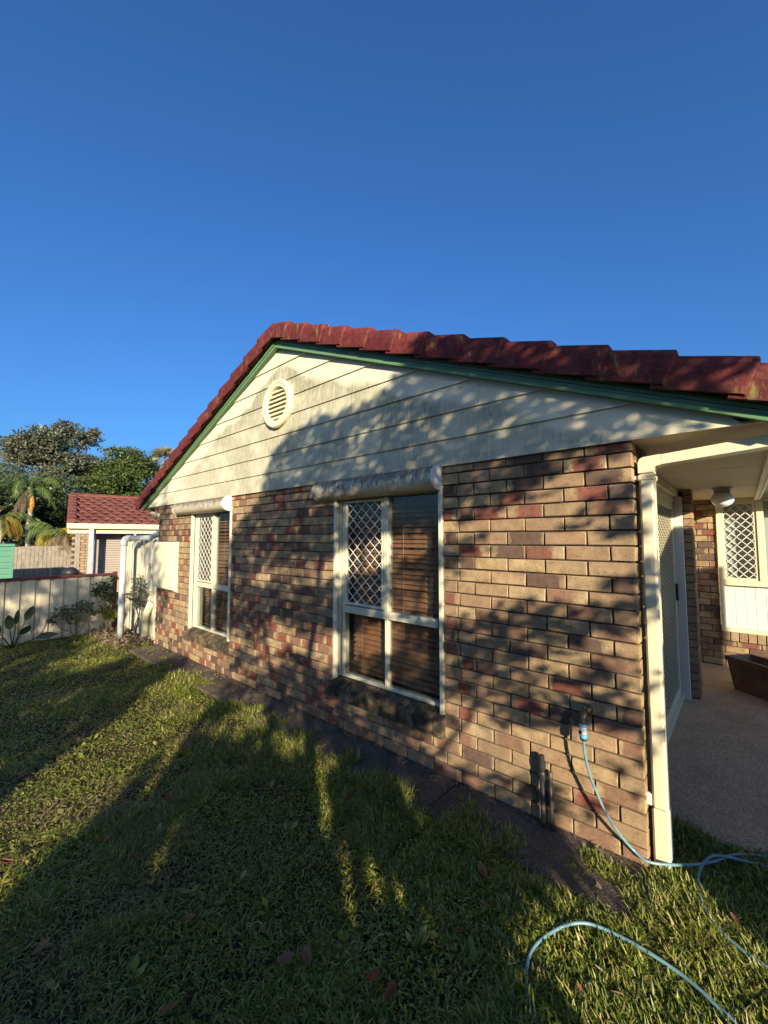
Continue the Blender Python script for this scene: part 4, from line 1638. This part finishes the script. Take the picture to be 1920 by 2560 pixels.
palm('cane_palm', 'slender cane palm with yellow and orange fronds beside the carport', (-16.7, .35, 0), 1.95,
     [(-1.5, .7, 1.1, 1.9, .42, 0, .8), (1.5, .6, 1.0, 1.9, .42, 1, .8), (-1.2, .1, .9, 1.5, .4, 1, .9), (1.2, -.1, .9, 1.3, .4, 2, .9), (.1, .5, 1.0, 1.9, .4, 0, .8), (-1.75, 1.0, 1.0, 1.5, .4, 0, .6), (1.7, -.5, .8, .8, .4, 2, 1.0), (-.8, -.4, .8, .8, .4, 1, 1.0), (3.0, .6, 1.0, 1.6, .4, 0, .7)],
     .04, False, FM)
palm('drooping_palm', 'small palm with pale dead fronds hanging over the paling fence', (-16.1, .55, 0), 1.75,
     [(-1.2, .3, 1.0, 1.9, .4, 3, .9), (1.2, .35, 1.0, 2.0, .4, 3, .9), (-.3, .4, 1.0, 2.0, .4, 3, .9), (.5, .8, 1.1, 1.7, .4, 1, .7), (1.6, .9, 1.1, 1.5, .4, 1, .6), (-1.7, .9, 1.0, 1.6, .4, 0, .6)],
     .035, False, FM)


def fan_palm():
    T = thing('fan_palm', 'pale fan palm head showing above the roof edge', 'palm', (-23.1, 5.95, 0))
    V, F = [], []
    rr = random.Random(5)
    for i in range(46):
        az, el = rr.uniform(0, 6.28), rr.uniform(-.7, 1.5)
        d = Vector((math.cos(az) * math.cos(el), math.sin(az) * math.cos(el), math.sin(el)))
        c = Vector((0, 0, 5.95)) + d * .35
        a = d.orthogonal().normalized()
        b = d.cross(a)
        for k in range(15):
            th = -1.3 + 2.6 * k / 14
            dv = (d * math.cos(th) + a * math.sin(th)).normalized()
            ln = .62 * rr.uniform(.8, 1.1)
            tip = c + dv * ln + Vector((0, 0, -.16 * ln))
            wv = b * .012 + dv.cross(b) * .022
            o = len(V)
            mid = c + dv * ln * .55
            V += [tuple(c), tuple(mid + wv), tuple(tip), tuple(mid - wv)]
            F.append((o, o + 1, o + 2, o + 3))
    me = bpy.data.meshes.new('crown')
    me.from_pydata(V, [], F)
    me.materials.append(M['frond_pale'])
    link('crown', me, T)
    MB().tube([(0, 0, -.05), (.05, 0, 2.5), (0, 0, 5.95)], [.16, .13, .12], 10).obj('trunk', M['palmbark'], T, True)


fan_palm()


def shrub(name, label, base, clumps, nleaf, lsize, mat, stems, group=None):
    T = thing(name, label, 'shrub', base, group)
    pts = []
    tot = sum(c[3] ** 2 for c in clumps)
    for (x, y, z, r) in clumps:
        n = int(nleaf * r * r / tot)
        u = RNG.normal(size=(n, 3))
        u /= np.linalg.norm(u, axis=1)[:, None]
        pts.append(u * (r * RNG.uniform(.1, 1, n) ** .5)[:, None] * np.array([1, 1, .7]) + np.array([x, y, z]))
    pts = np.concatenate(pts) - np.array(base)
    pts = pts[RNG.permutation(len(pts))]
    link('foliage', leaves('foliage', pts, lsize, lsize * .42, mat, .15), T)
    m = MB()
    for (x, y, z, r) in clumps:
        m.tube(branch_path(base, (x, y, z), .05, 5), [.010 * (1 - .6 * i / 5) for i in range(6)], 5)
    kid(m, 'stem', M['bark'], T, True)
    return T


shrub('weed_shrub', 'sparse shrub against the cream steel fence left of the white pipe', (-8.28, -.72, -.03),
      [(-8.3, -.90, .42, .17), (-8.28, -.62, .50, .16), (-8.25, -.75, .30, .14), (-8.3, -1.05, .30, .10), (-8.28, -.50, .38, .10)], 620, .065, M['leaf_shrub'], 4)
shrub('corner_shrub', 'dark leafy shrub at the maroon corner post of the steel fence', (-8.2, -.28, -.03),
      [(-8.25, -.36, .80, .17), (-8.22, -.26, .62, .15), (-8.25, -.45, .72, .10), (-8.2, -.2, .95, .08), (-8.2, -.3, .42, .13)], 620, .07, M['leaf_dark'], 4)
shrub('yellow_shrub', 'small yellow green leafy shrub between steel fence and white pipe', (-8.0, -.34, -.03),
      [(-8.0, -.36, .42, .10), (-7.98, -.24, .36, .11), (-8.0, -.30, .28, .10)], 320, .06, M['leaf_yellow'], 3)
shrub('pale_shrub', 'spindly pale shrub growing behind the white drain pipe', (-7.3, -.10, -.03),
      [(-7.35, -.12, .70, .15), (-7.25, -.08, .86, .14), (-7.18, -.10, .60, .13), (-7.30, -.1, .98, .10), (-7.05, -.08, .78, .09)], 560, .06, M['leaf_grey'], 4)


def litter_bed():
    pts = np.stack([RNG.uniform(-8.4, -6.75, 900), RNG.uniform(-.55, .05, 900), RNG.uniform(-.03, .07, 900)], 1)
    o = link('leaf_litter', leaves('leaf_litter', pts, .07, .03, M['frond_d'], .0), None)
    stuff(o)


litter_bed()


def path_litter():
    n = 700
    x = RNG.uniform(-6.5, -.1, n)
    y = np.where(RNG.uniform(0, 1, n) < .6, -.02 - np.abs(RNG.normal(size=n)) * .035, RNG.uniform(-.38, -.02, n))
    pts = np.stack([x, y, RNG.uniform(.003, .012, n)], 1)
    stuff(link('path_litter', leaves('path_litter', pts, .028, .012, M['frond_d'], .0)))


path_litter()


def broad_plant():
    T = thing('broad_leaf_plant', 'low plant with big dark paddle leaves in front of the steel fence', 'plant', (-8.1, -1.55, -.03))
    tips = [(-1.35, .72, .62, .10), (-1.62, .60, .55, .13), (-1.78, .40, .5, .14), (-1.15, .28, .62, .12), (-1.95, .25, .55, .12), (-1.5, .35, .4, .1), (-.3, .5, .5, .11)]
    stem, lf = MB(), []
    for i, (az, tilt, ln, w_) in enumerate([(1.35, 1.25, .44, .075), (-1.55, 1.45, .30, .085), (-1.5, 1.05, .30, .085), (1.5, .42, .30, .07), (-1.6, .55, .34, .075), (.4, .9, .30, .075), (1.6, 1.5, .36, .05)]):
        d = Vector((math.cos(az) * math.cos(tilt), math.sin(az) * math.cos(tilt), math.sin(tilt)))
        a = Vector((0, 0, 0))
        b = a + d * ln
        stem.tube([a, a + d * ln * .5 + Vector((0, 0, .01)), b], [.012, .009, .007], 6)
        dd = (d + Vector((0, 0, -.15 if tilt < 1 else .05))).normalized()
        side = dd.cross(Vector((1, .2, .3))).normalized()
        nn = side.cross(dd)
        m = MB()
        L_ = .29
        w_ *= .72
        vs = []
        for k in range(8):
            t = k / 7
            hw = w_ * math.sin(math.pi * (t ** .8)) ** .8 + .002
            c = b + dd * L_ * t - Vector((0, 0, .05 * t * t))
            vs += [c - side * hw + nn * hw * .25, c, c + side * hw + nn * hw * .25]
        fs = []
        for k in range(7):
            fs += [(3 * k, 3 * k + 1, 3 * k + 4, 3 * k + 3), (3 * k + 1, 3 * k + 2, 3 * k + 5, 3 * k + 4)]
        m.add(vs, fs).obj('leaf', M['bigleaf'], T, True)
    stem.obj('stem', M['leaf_shrub'], T, True)


broad_plant()


# ---------------------------------------------------------------- unseen shade casters behind the camera: inferred tree, added shrub, hedge and shed
def pq(P, s):
    return P * EP[0] + s * SD[0], P * EP[1] + s * SD[1]


def inpoly(x, y, poly):
    c = np.zeros(len(x), bool)
    j = len(poly) - 1
    for i in range(len(poly)):
        xi, yi = poly[i]
        xj, yj = poly[j]
        k = ((yi > y) != (yj > y)) & (x < (xj - xi) * (y - yi) / (yj - yi + 1e-12) + xi)
        c ^= k
        j = i
    return c


def vnoise(x, y, sc, seed):
    return np.array([mnoise.noise(Vector((a * sc, b * sc, seed))) for a, b in zip(x, y)])


def behind_tree(name, label, Ps, depth, dens, box, n, lsize, trunks, mat):
    """leaves spread over a crown seen along the sun: P sideways, Q height above the light's ground line"""
    P0, P1, Q0, Q1 = box
    p = RNG.uniform(P0, P1, n)
    q = RNG.uniform(Q0, Q1, n)
    keep = RNG.uniform(0, 1, n) < dens(p, q)
    p, q = p[keep], q[keep]
    s = -depth + RNG.normal(size=len(p)) * .4
    x, y = p * EP[0] + s * SD[0], p * EP[1] + s * SD[1]
    z = q - TAN * s
    bx, by = pq(Ps, -depth)
    T = thing(name, label, 'tree', (bx, by, -.03))
    pts = np.stack([x - bx, y - by, z + .03], 1)
    link('crown', leaves('crown', pts, lsize, lsize * .6, mat, .1, (-SD[0], -SD[1], .5)), T)
    m = MB()
    for (tp, tq, r) in trunks:
        ex, ey = pq(tp, -depth)
        m.tube(branch_path((bx, by, -.06), (ex, ey, tq + TAN * depth), .10, 8), [r * (1 - .75 * i / 8) for i in range(9)], 8)
    kid(m, 'trunk', M['bark'], T, True)
    return T


CROWN = [(-3.05, 1.85), (-2.65, 2.5), (-2.32, 2.95), (-2.05, 3.28), (-1.9, 3.5), (-1.4, 3.42), (-1.0, 3.38), (-.78, 3.5), (-.5, 3.55), (-.2, 3.2), (.08, 2.9), (.26, 2.55),
         (.24, 2.38), (.06, 2.34), (.10, 1.9), (.08, 1.2), (-.10, .55), (-.35, .16), (-.62, .02), (-.95, -.02), (-1.15, -.5), (-3.2, -.5), (-3.02, .15), (-2.55, .75), (-2.7, 1.25)]


def dens_main(p, q):
    soft = np.where(q < 1.0, RNG.normal(size=len(p)) * .07, 0)
    e = vnoise(p, q, 2.2, 1.3) * .16 + vnoise(p, q, 6.0, 3.3) * np.where(q < 1.0, .16, .05) + soft
    e2 = vnoise(p, q, 2.0, 9.1) * .16
    ins = inpoly(p + e, q + e2, CROWN)
    cl = vnoise(p * .75, q * 1.3, 2.1, 4.2) + .75 * vnoise(p * .75, q * 1.4, 4.6, 7.7)
    lawn = q < .18 + .18 * (-p - .6)                      # low dense skirt
    gable = q > 2.15
    pier = (p > -.85) & (q < 2.3)
    base = np.where(gable, 1.0, np.where(pier, .34, .58))
    d = base + np.where(gable, .62, 1.15) * cl
    d = np.where(lawn, .95, np.clip(d, .0, 1))
    for (pp, a, b, w_) in ((-1.60, .14, .40, .062), (-1.49, -.06, .15, .058), (-1.37, .0, .13, .05), (-1.235, -.12, .08, .07), (-1.05, .12, .3, .045), (-2.75, .3, .62, .06), (-2.45, .1, .3, .05)):
        d = np.where((abs(p - pp - .02 * vnoise(p, q, 9, 2)) < w_) & (q > a) & (q < b), 0, d)
    return np.where(ins, d, 0)


behind_tree('garden_tree', 'leafy garden tree behind the photographer shading the brick wall', -1.6, 4.4, dens_main, (-3.4, .4, -.55, 3.7), 60000, .075,
            [(-1.6, 2.6, .07), (-2.3, 2.2, .05), (-.7, 2.0, .05), (-1.2, 3.0, .05), (-2.6, .6, .04), (-.4, 1.4, .035)], M['leaf_mid'])


def dens_skirt(p, q):
    return np.where(q < .20 + .18 * (-p - .6), dens_main(p, q), 0)


behind_tree('skirt_shade', 'added unseen leaf mass behind the photographer darkening the near lawn', -2.1, 4.0, dens_skirt, (-3.4, -.3, -.6, .75), 26000, .075,
            [(-1.4, .1, .03), (-2.4, .3, .03), (-2.9, .2, .03), (-1.9, .3, .03)], M['leaf_dark'])  # extra leaf layer, added only to deepen the shade on the near lawn


def dens_left(p, q):
    e = vnoise(p, q, 3.0, 2.3) * .07
    edge = -3.80 + .42 * np.clip(q, -1, 1.4)
    top = np.where(p > -5.05, 1.22, 2.9) + e * 2
    ins = (p < edge + e) & (q < np.minimum(top, 3.4))
    cl = vnoise(p, q, 3.2, 6.2)
    hi = np.clip(.75 + .8 * cl, 0, 1)
    d = np.where(ins, np.where(q < 1.15, .95, hi), 0)
    c2 = vnoise(p, q, 2.4, 3.3) + .6 * vnoise(p, q, 6.0, 5.1)
    loose = (p < -3.85) & (p > -5.2) & (q > 1.5) & (q < 4.1)
    return np.maximum(d, np.where(loose, np.clip(-.05 + 1.1 * c2, 0, .7), 0))


behind_tree('hedge_shade', 'added unseen leaf mass behind the photographer shading the far lawn', -4.8, 6.5, dens_left, (-7.6, -3.0, -.6, 4.2), 48000, .10,
            [(-4.4, .6, .06), (-5.6, 1.8, .06), (-6.6, 2.4, .06)], M['leaf_dark'])  # unseen leaf mass, added and shaped to shade the far lawn and fence


def shade_shed():
    """shed added to the right, out of the frame, its profile shaped to shade the porch"""
    s = -3.3
    k = TAN * 3.3
    x, y = pq(2.2, s)
    Sd = thing('porch_shade_shed', 'added unseen shed to the right of the lawn, shaped to shade the porch', 'shed', (x, y, -.03))
    prof = [(.13, -.03 - k), (.13, 1.08), (2.2, 2.32), (3.77, 2.04), (3.77, -.03 - k)]
    def pt(P, Q, ss):
        a, b = pq(P, ss)
        return (a, b, Q + k)
    n = len(prof)
    m = MB().add([pt(P, Q, s) for P, Q in prof] + [pt(P, Q, s - 1.4) for P, Q in prof],
                 [tuple(range(n)), tuple(range(n, 2 * n))[::-1]] + [(i, (i + 1) % n, n + (i + 1) % n, n + i) for i in (0, 3, 4)])
    kid(m, 'wall', M['shade_shed_wall'], Sd)
    m = MB()
    for a, b in ((1, 2), (2, 3)):
        (p0, q0), (p1, q1) = prof[a], prof[b]
        vs = [pt(p0, q0 + .004, s + .0), pt(p1, q1 + .004, s + .0), pt(p1, q1 + .004, s - 1.5), pt(p0, q0 + .004, s - 1.5)]
        vs += [(u, v, w_ + .02) for u, v, w_ in vs]
        m.add(vs, [(3, 2, 1, 0), (4, 5, 6, 7), (0, 1, 5, 4), (1, 2, 6, 5), (2, 3, 7, 6), (3, 0, 4, 7)])
    kid(m, 'roof', M['shade_shed_wall'], Sd)


shade_shed()


# ---------------------------------------------------------------- grass
def lawn():
    n0 = 1450000
    x = RNG.uniform(-8.45, 1.3, n0)
    y = RNG.uniform(-4.4, .56, n0)
    edge = -.25 + .06 * np.sin(x * 5.1) + .05 * np.sin(x * 13 + 1) + .04 * np.sin(x * 31) + .03 * np.sin(x * 67)
    edge = np.where(x > -1.0, np.maximum(edge, -.30 + (x + 1.0) * .26 + .04 * np.sin(x * 19) + .03 * np.sin(x * 47)), edge)
    edge = np.where(x < -6.3, -.05 + .1 * np.sin(x * 6), edge)
    ok = (y < edge) | ((x > .02) & (y < .50 + .03 * np.sin(x * 17)) & (y > -.6) & ~((x < .10) & (y > .02) & (y < .17)))
    # inside the view (with a margin)
    dx, dy = x - CAM.x, y - CAM.y
    sy, cy = math.sin(-.72437), math.cos(-.72437)
    fw = sy * dx + cy * dy
    rt = cy * dx - sy * dy
    inview = (fw > .75) & (abs(rt) < fw * 1.02 + .25)
    ok &= (fw > .1) & (abs(rt) < fw * 1.9 + .8)
    dist = np.sqrt(dx * dx + dy * dy + CAM.z ** 2)
    dens = np.clip((2.9 / dist) ** 1.5, .22, 1) * np.where(inview, 1, .45)
    patch = np.array([mnoise.noise(Vector((a * 1.1, b * 1.1, 2.2))) for a, b in zip(x[::40], y[::40])])
    bare = np.repeat(patch, 40)[:n0]
    ok &= RNG.uniform(0, 1, n0) < dens
    x, y, dist = x[ok], y[ok], dist[ok]
    bare = np.array([mnoise.noise(Vector((a * 1.3, b * 1.3, 2.2))) + .5 * mnoise.noise(Vector((a * 4, b * 4, 7.2))) for a, b in zip(x, y)])
    lim = np.where(x < -1.0, np.where(y < -1.1, -.10, .14), .5)
    k2 = (bare < lim) | (RNG.uniform(0, 1, len(x)) < .34)
    x, y, dist, bare = x[k2], y[k2], dist[k2], bare[k2]
    n = len(x)
    far = np.clip(dist / 3.0, 1, 2.2)
    tuft = np.array([mnoise.noise(Vector((a * 3.1, b * 3.1, 5.2))) for a, b in zip(x, y)])
    near_edge = ((y > -.50) & (x > -5)) | (x > -.35)
    L = RNG.uniform(.024, .056, n) * (1 + .75 * tuft) * np.where(near_edge, RNG.uniform(1.0, 1.75, n), 1) * np.where(bare > .1, .75, 1)
    W = RNG.uniform(.0030, .0058, n) * far ** .75 * np.where(x > -.9, 1.55, 1)
    az = RNG.uniform(0, 2 * np.pi, n)
    lean = np.clip(RNG.normal(1.12, .35, n), .1, 1.6)
    lean = np.where(near_edge, lean * .75, lean)
    thatch = bare > lim[k2] - .06
    lean = np.where(thatch, RNG.uniform(1.2, 1.75, n), lean)
    d = np.stack([np.cos(az), np.sin(az)], 1)
    sd = np.stack([-np.sin(az), np.cos(az), np.zeros(n)], 1)
    tw = RNG.uniform(-.6, .6, n)
    sd[:, 2] = tw
    z0 = np.full(n, -.032) + RNG.uniform(0, .02, n)
    p0 = np.stack([x, y, z0], 1)
    def step(p, ang, l):
        return p + np.concatenate([d * (np.sin(ang) * l)[:, None], (np.cos(ang) * l)[:, None]], 1)
    p1 = step(p0, lean * .7, L * .5)
    p2 = step(p1, np.clip(lean * 1.25, 0, 1.75), L * .5)
    w_ = W[:, None] * .5
    V = np.stack([p0 - sd * w_ * .7, p0 + sd * w_ * .7, p1 + sd * w_, p1 - sd * w_, p2 + sd * w_ * .12, p2 - sd * w_ * .12], 1).reshape(-1, 3)
    b = np.arange(n)[:, None] * 6
    F = np.concatenate([b + [0, 1, 2, 3], b + [3, 2, 4, 5]], 0)
    # broad-leaved weeds in rosettes among the blades
    wv, wf = [], []
    rr = random.Random(3)
    spots = [(rr.uniform(-1.2, .6), rr.uniform(-1.1, -.25)) for _ in range(55)] + [(rr.uniform(-5, -.8), rr.uniform(-2.2, -.4)) for _ in range(60)]
    for (sx, sy2) in spots:
        for k in range(rr.randint(4, 8)):
            a = rr.uniform(0, 6.28)
            e = rr.uniform(.2, .9)
            ln = rr.uniform(.035, .075)
            dv = Vector((math.cos(a) * math.cos(e), math.sin(a) * math.cos(e), math.sin(e)))
            sv = Vector((-math.sin(a), math.cos(a), rr.uniform(-.3, .3))) * ln * .22
            b0 = Vector((sx + rr.uniform(-.02, .02), sy2 + rr.uniform(-.02, .02), -.02))
            o_ = len(wv)
            wv += [tuple(b0), tuple(b0 + dv * ln * .5 + sv), tuple(b0 + dv * ln - Vector((0, 0, .012))), tuple(b0 + dv * ln * .5 - sv)]
            wf.append((o_, o_ + 1, o_ + 2, o_ + 3))
    o_ = len(V)
    V = np.concatenate([V, np.array(wv)])
    F = np.concatenate([F, np.array(wf) + o_])
    me = quads_mesh('grass', V, F, M['grass'])
    o = link('grass', me)
    stuff(o)
    return n


NB = lawn()


# ---------------------------------------------------------------- fallen leaves
def leaf_shape(seed):
    rr = random.Random(seed)
    m = MB()
    curl = rr.uniform(.3, 1.1)
    vs = []
    n = 7
    for i in range(n):
        t = i / (n - 1)
        hw = .34 * math.sin(math.pi * min(1, t * .94 + .05)) ** .8 * rr.uniform(.85, 1.1) + .01
        zc = .18 * curl * (2 * t - 1) ** 2
        vs += [(t - .5, -hw, zc + hw * .5 * curl), (t - .5, 0, zc), (t - .5, hw, zc + hw * .6 * curl * rr.uniform(.6, 1.2))]
    fs = []
    for i in range(n - 1):
        fs += [(3 * i, 3 * i + 3, 3 * i + 4, 3 * i + 1), (3 * i + 1, 3 * i + 4, 3 * i + 5, 3 * i + 2)]
    return m.add(vs, fs).mesh('fallen_leaf', M['dryleaf'], True)


LM = [leaf_shape(i) for i in range(5)]
LEAVES = [
    (-2.392, -1.404, 0.085, 'curled reddish leaf left of centre on the shaded lawn'),
    (-2.279, -1.764, 0.070, 'brown leaf in thin grass beside the sunlit band'),
    (-2.868, -0.852, 0.060, 'red brown leaf near the far end of the path edge'),
    (-1.458, -1.667, 0.070, 'pale brown leaf low on the left lawn'),
    (-1.159, -1.869, 0.090, 'large brown leaf at the bottom edge left of centre'),
    (-1.763, -2.116, 0.080, 'dark leaf near the lower left edge of the lawn'),
    (-3.424, -1.992, 0.055, 'small leaf at the left end of the sunlit band'),
    (-2.463, -2.164, 0.080, 'brown leaf cut by the left edge of the picture'),
    (-1.991, -1.709, 0.075, 'straw coloured leaf lying in the dry grass'),
    (-1.574, -0.631, 0.075, 'dark red leaf nearest the path in mid lawn'),
    (-1.518, -0.559, 0.070, 'dark red leaf touching its twin near the path'),
    (-1.184, -0.971, 0.050, 'small bright orange leaf in the thin light streak'),
    (-0.617, -0.597, 0.100, 'wide red brown leaf in shade below the standpipe'),
    (-0.541, -0.935, 0.055, 'small tan leaf in the dark grass right of centre'),
    (-0.994, -1.489, 0.090, 'brown leaf lower centre, left of a pair'),
    (-0.938, -1.432, 0.085, 'dark brown leaf lower centre, right of a pair'),
    (-0.693, -1.305, 0.095, 'broad dark leaf near the bottom centre'),
    (-0.608, -1.314, 0.090, 'pinkish brown leaf at the bottom centre'),
    (-0.511, -0.749, 0.050, 'small leaf at the edge of the bright right hand grass'),
    (0.004, -0.616, 0.075, 'upright orange brown leaf beside the hose loop'),
    (-0.087, -0.836, 0.045, 'small orange leaf inside the hose loop'),
    (-0.006, -0.886, 0.050, 'orange leaf at the bottom edge inside the hose loop'),
    (0.334, -0.098, 0.060, 'dull leaf in dark grass near the right edge'),
]
for i, (x, y, sz, lab) in enumerate(LEAVES):
    o = link('fallen_leaf', LM[i % 5])
    o.location = (x, y, .016)
    sz *= .8
    o.scale = (sz, sz * random.uniform(.6, 1), sz * 1.3)
    o.rotation_euler = (random.uniform(-.5, .5), random.uniform(-.4, .4), random.uniform(0, 6.28))
    tag(o, lab, 'leaf', 'brown leaves fallen on the lawn')
print('grass blades', NB, 'objects', len(bpy.data.objects))
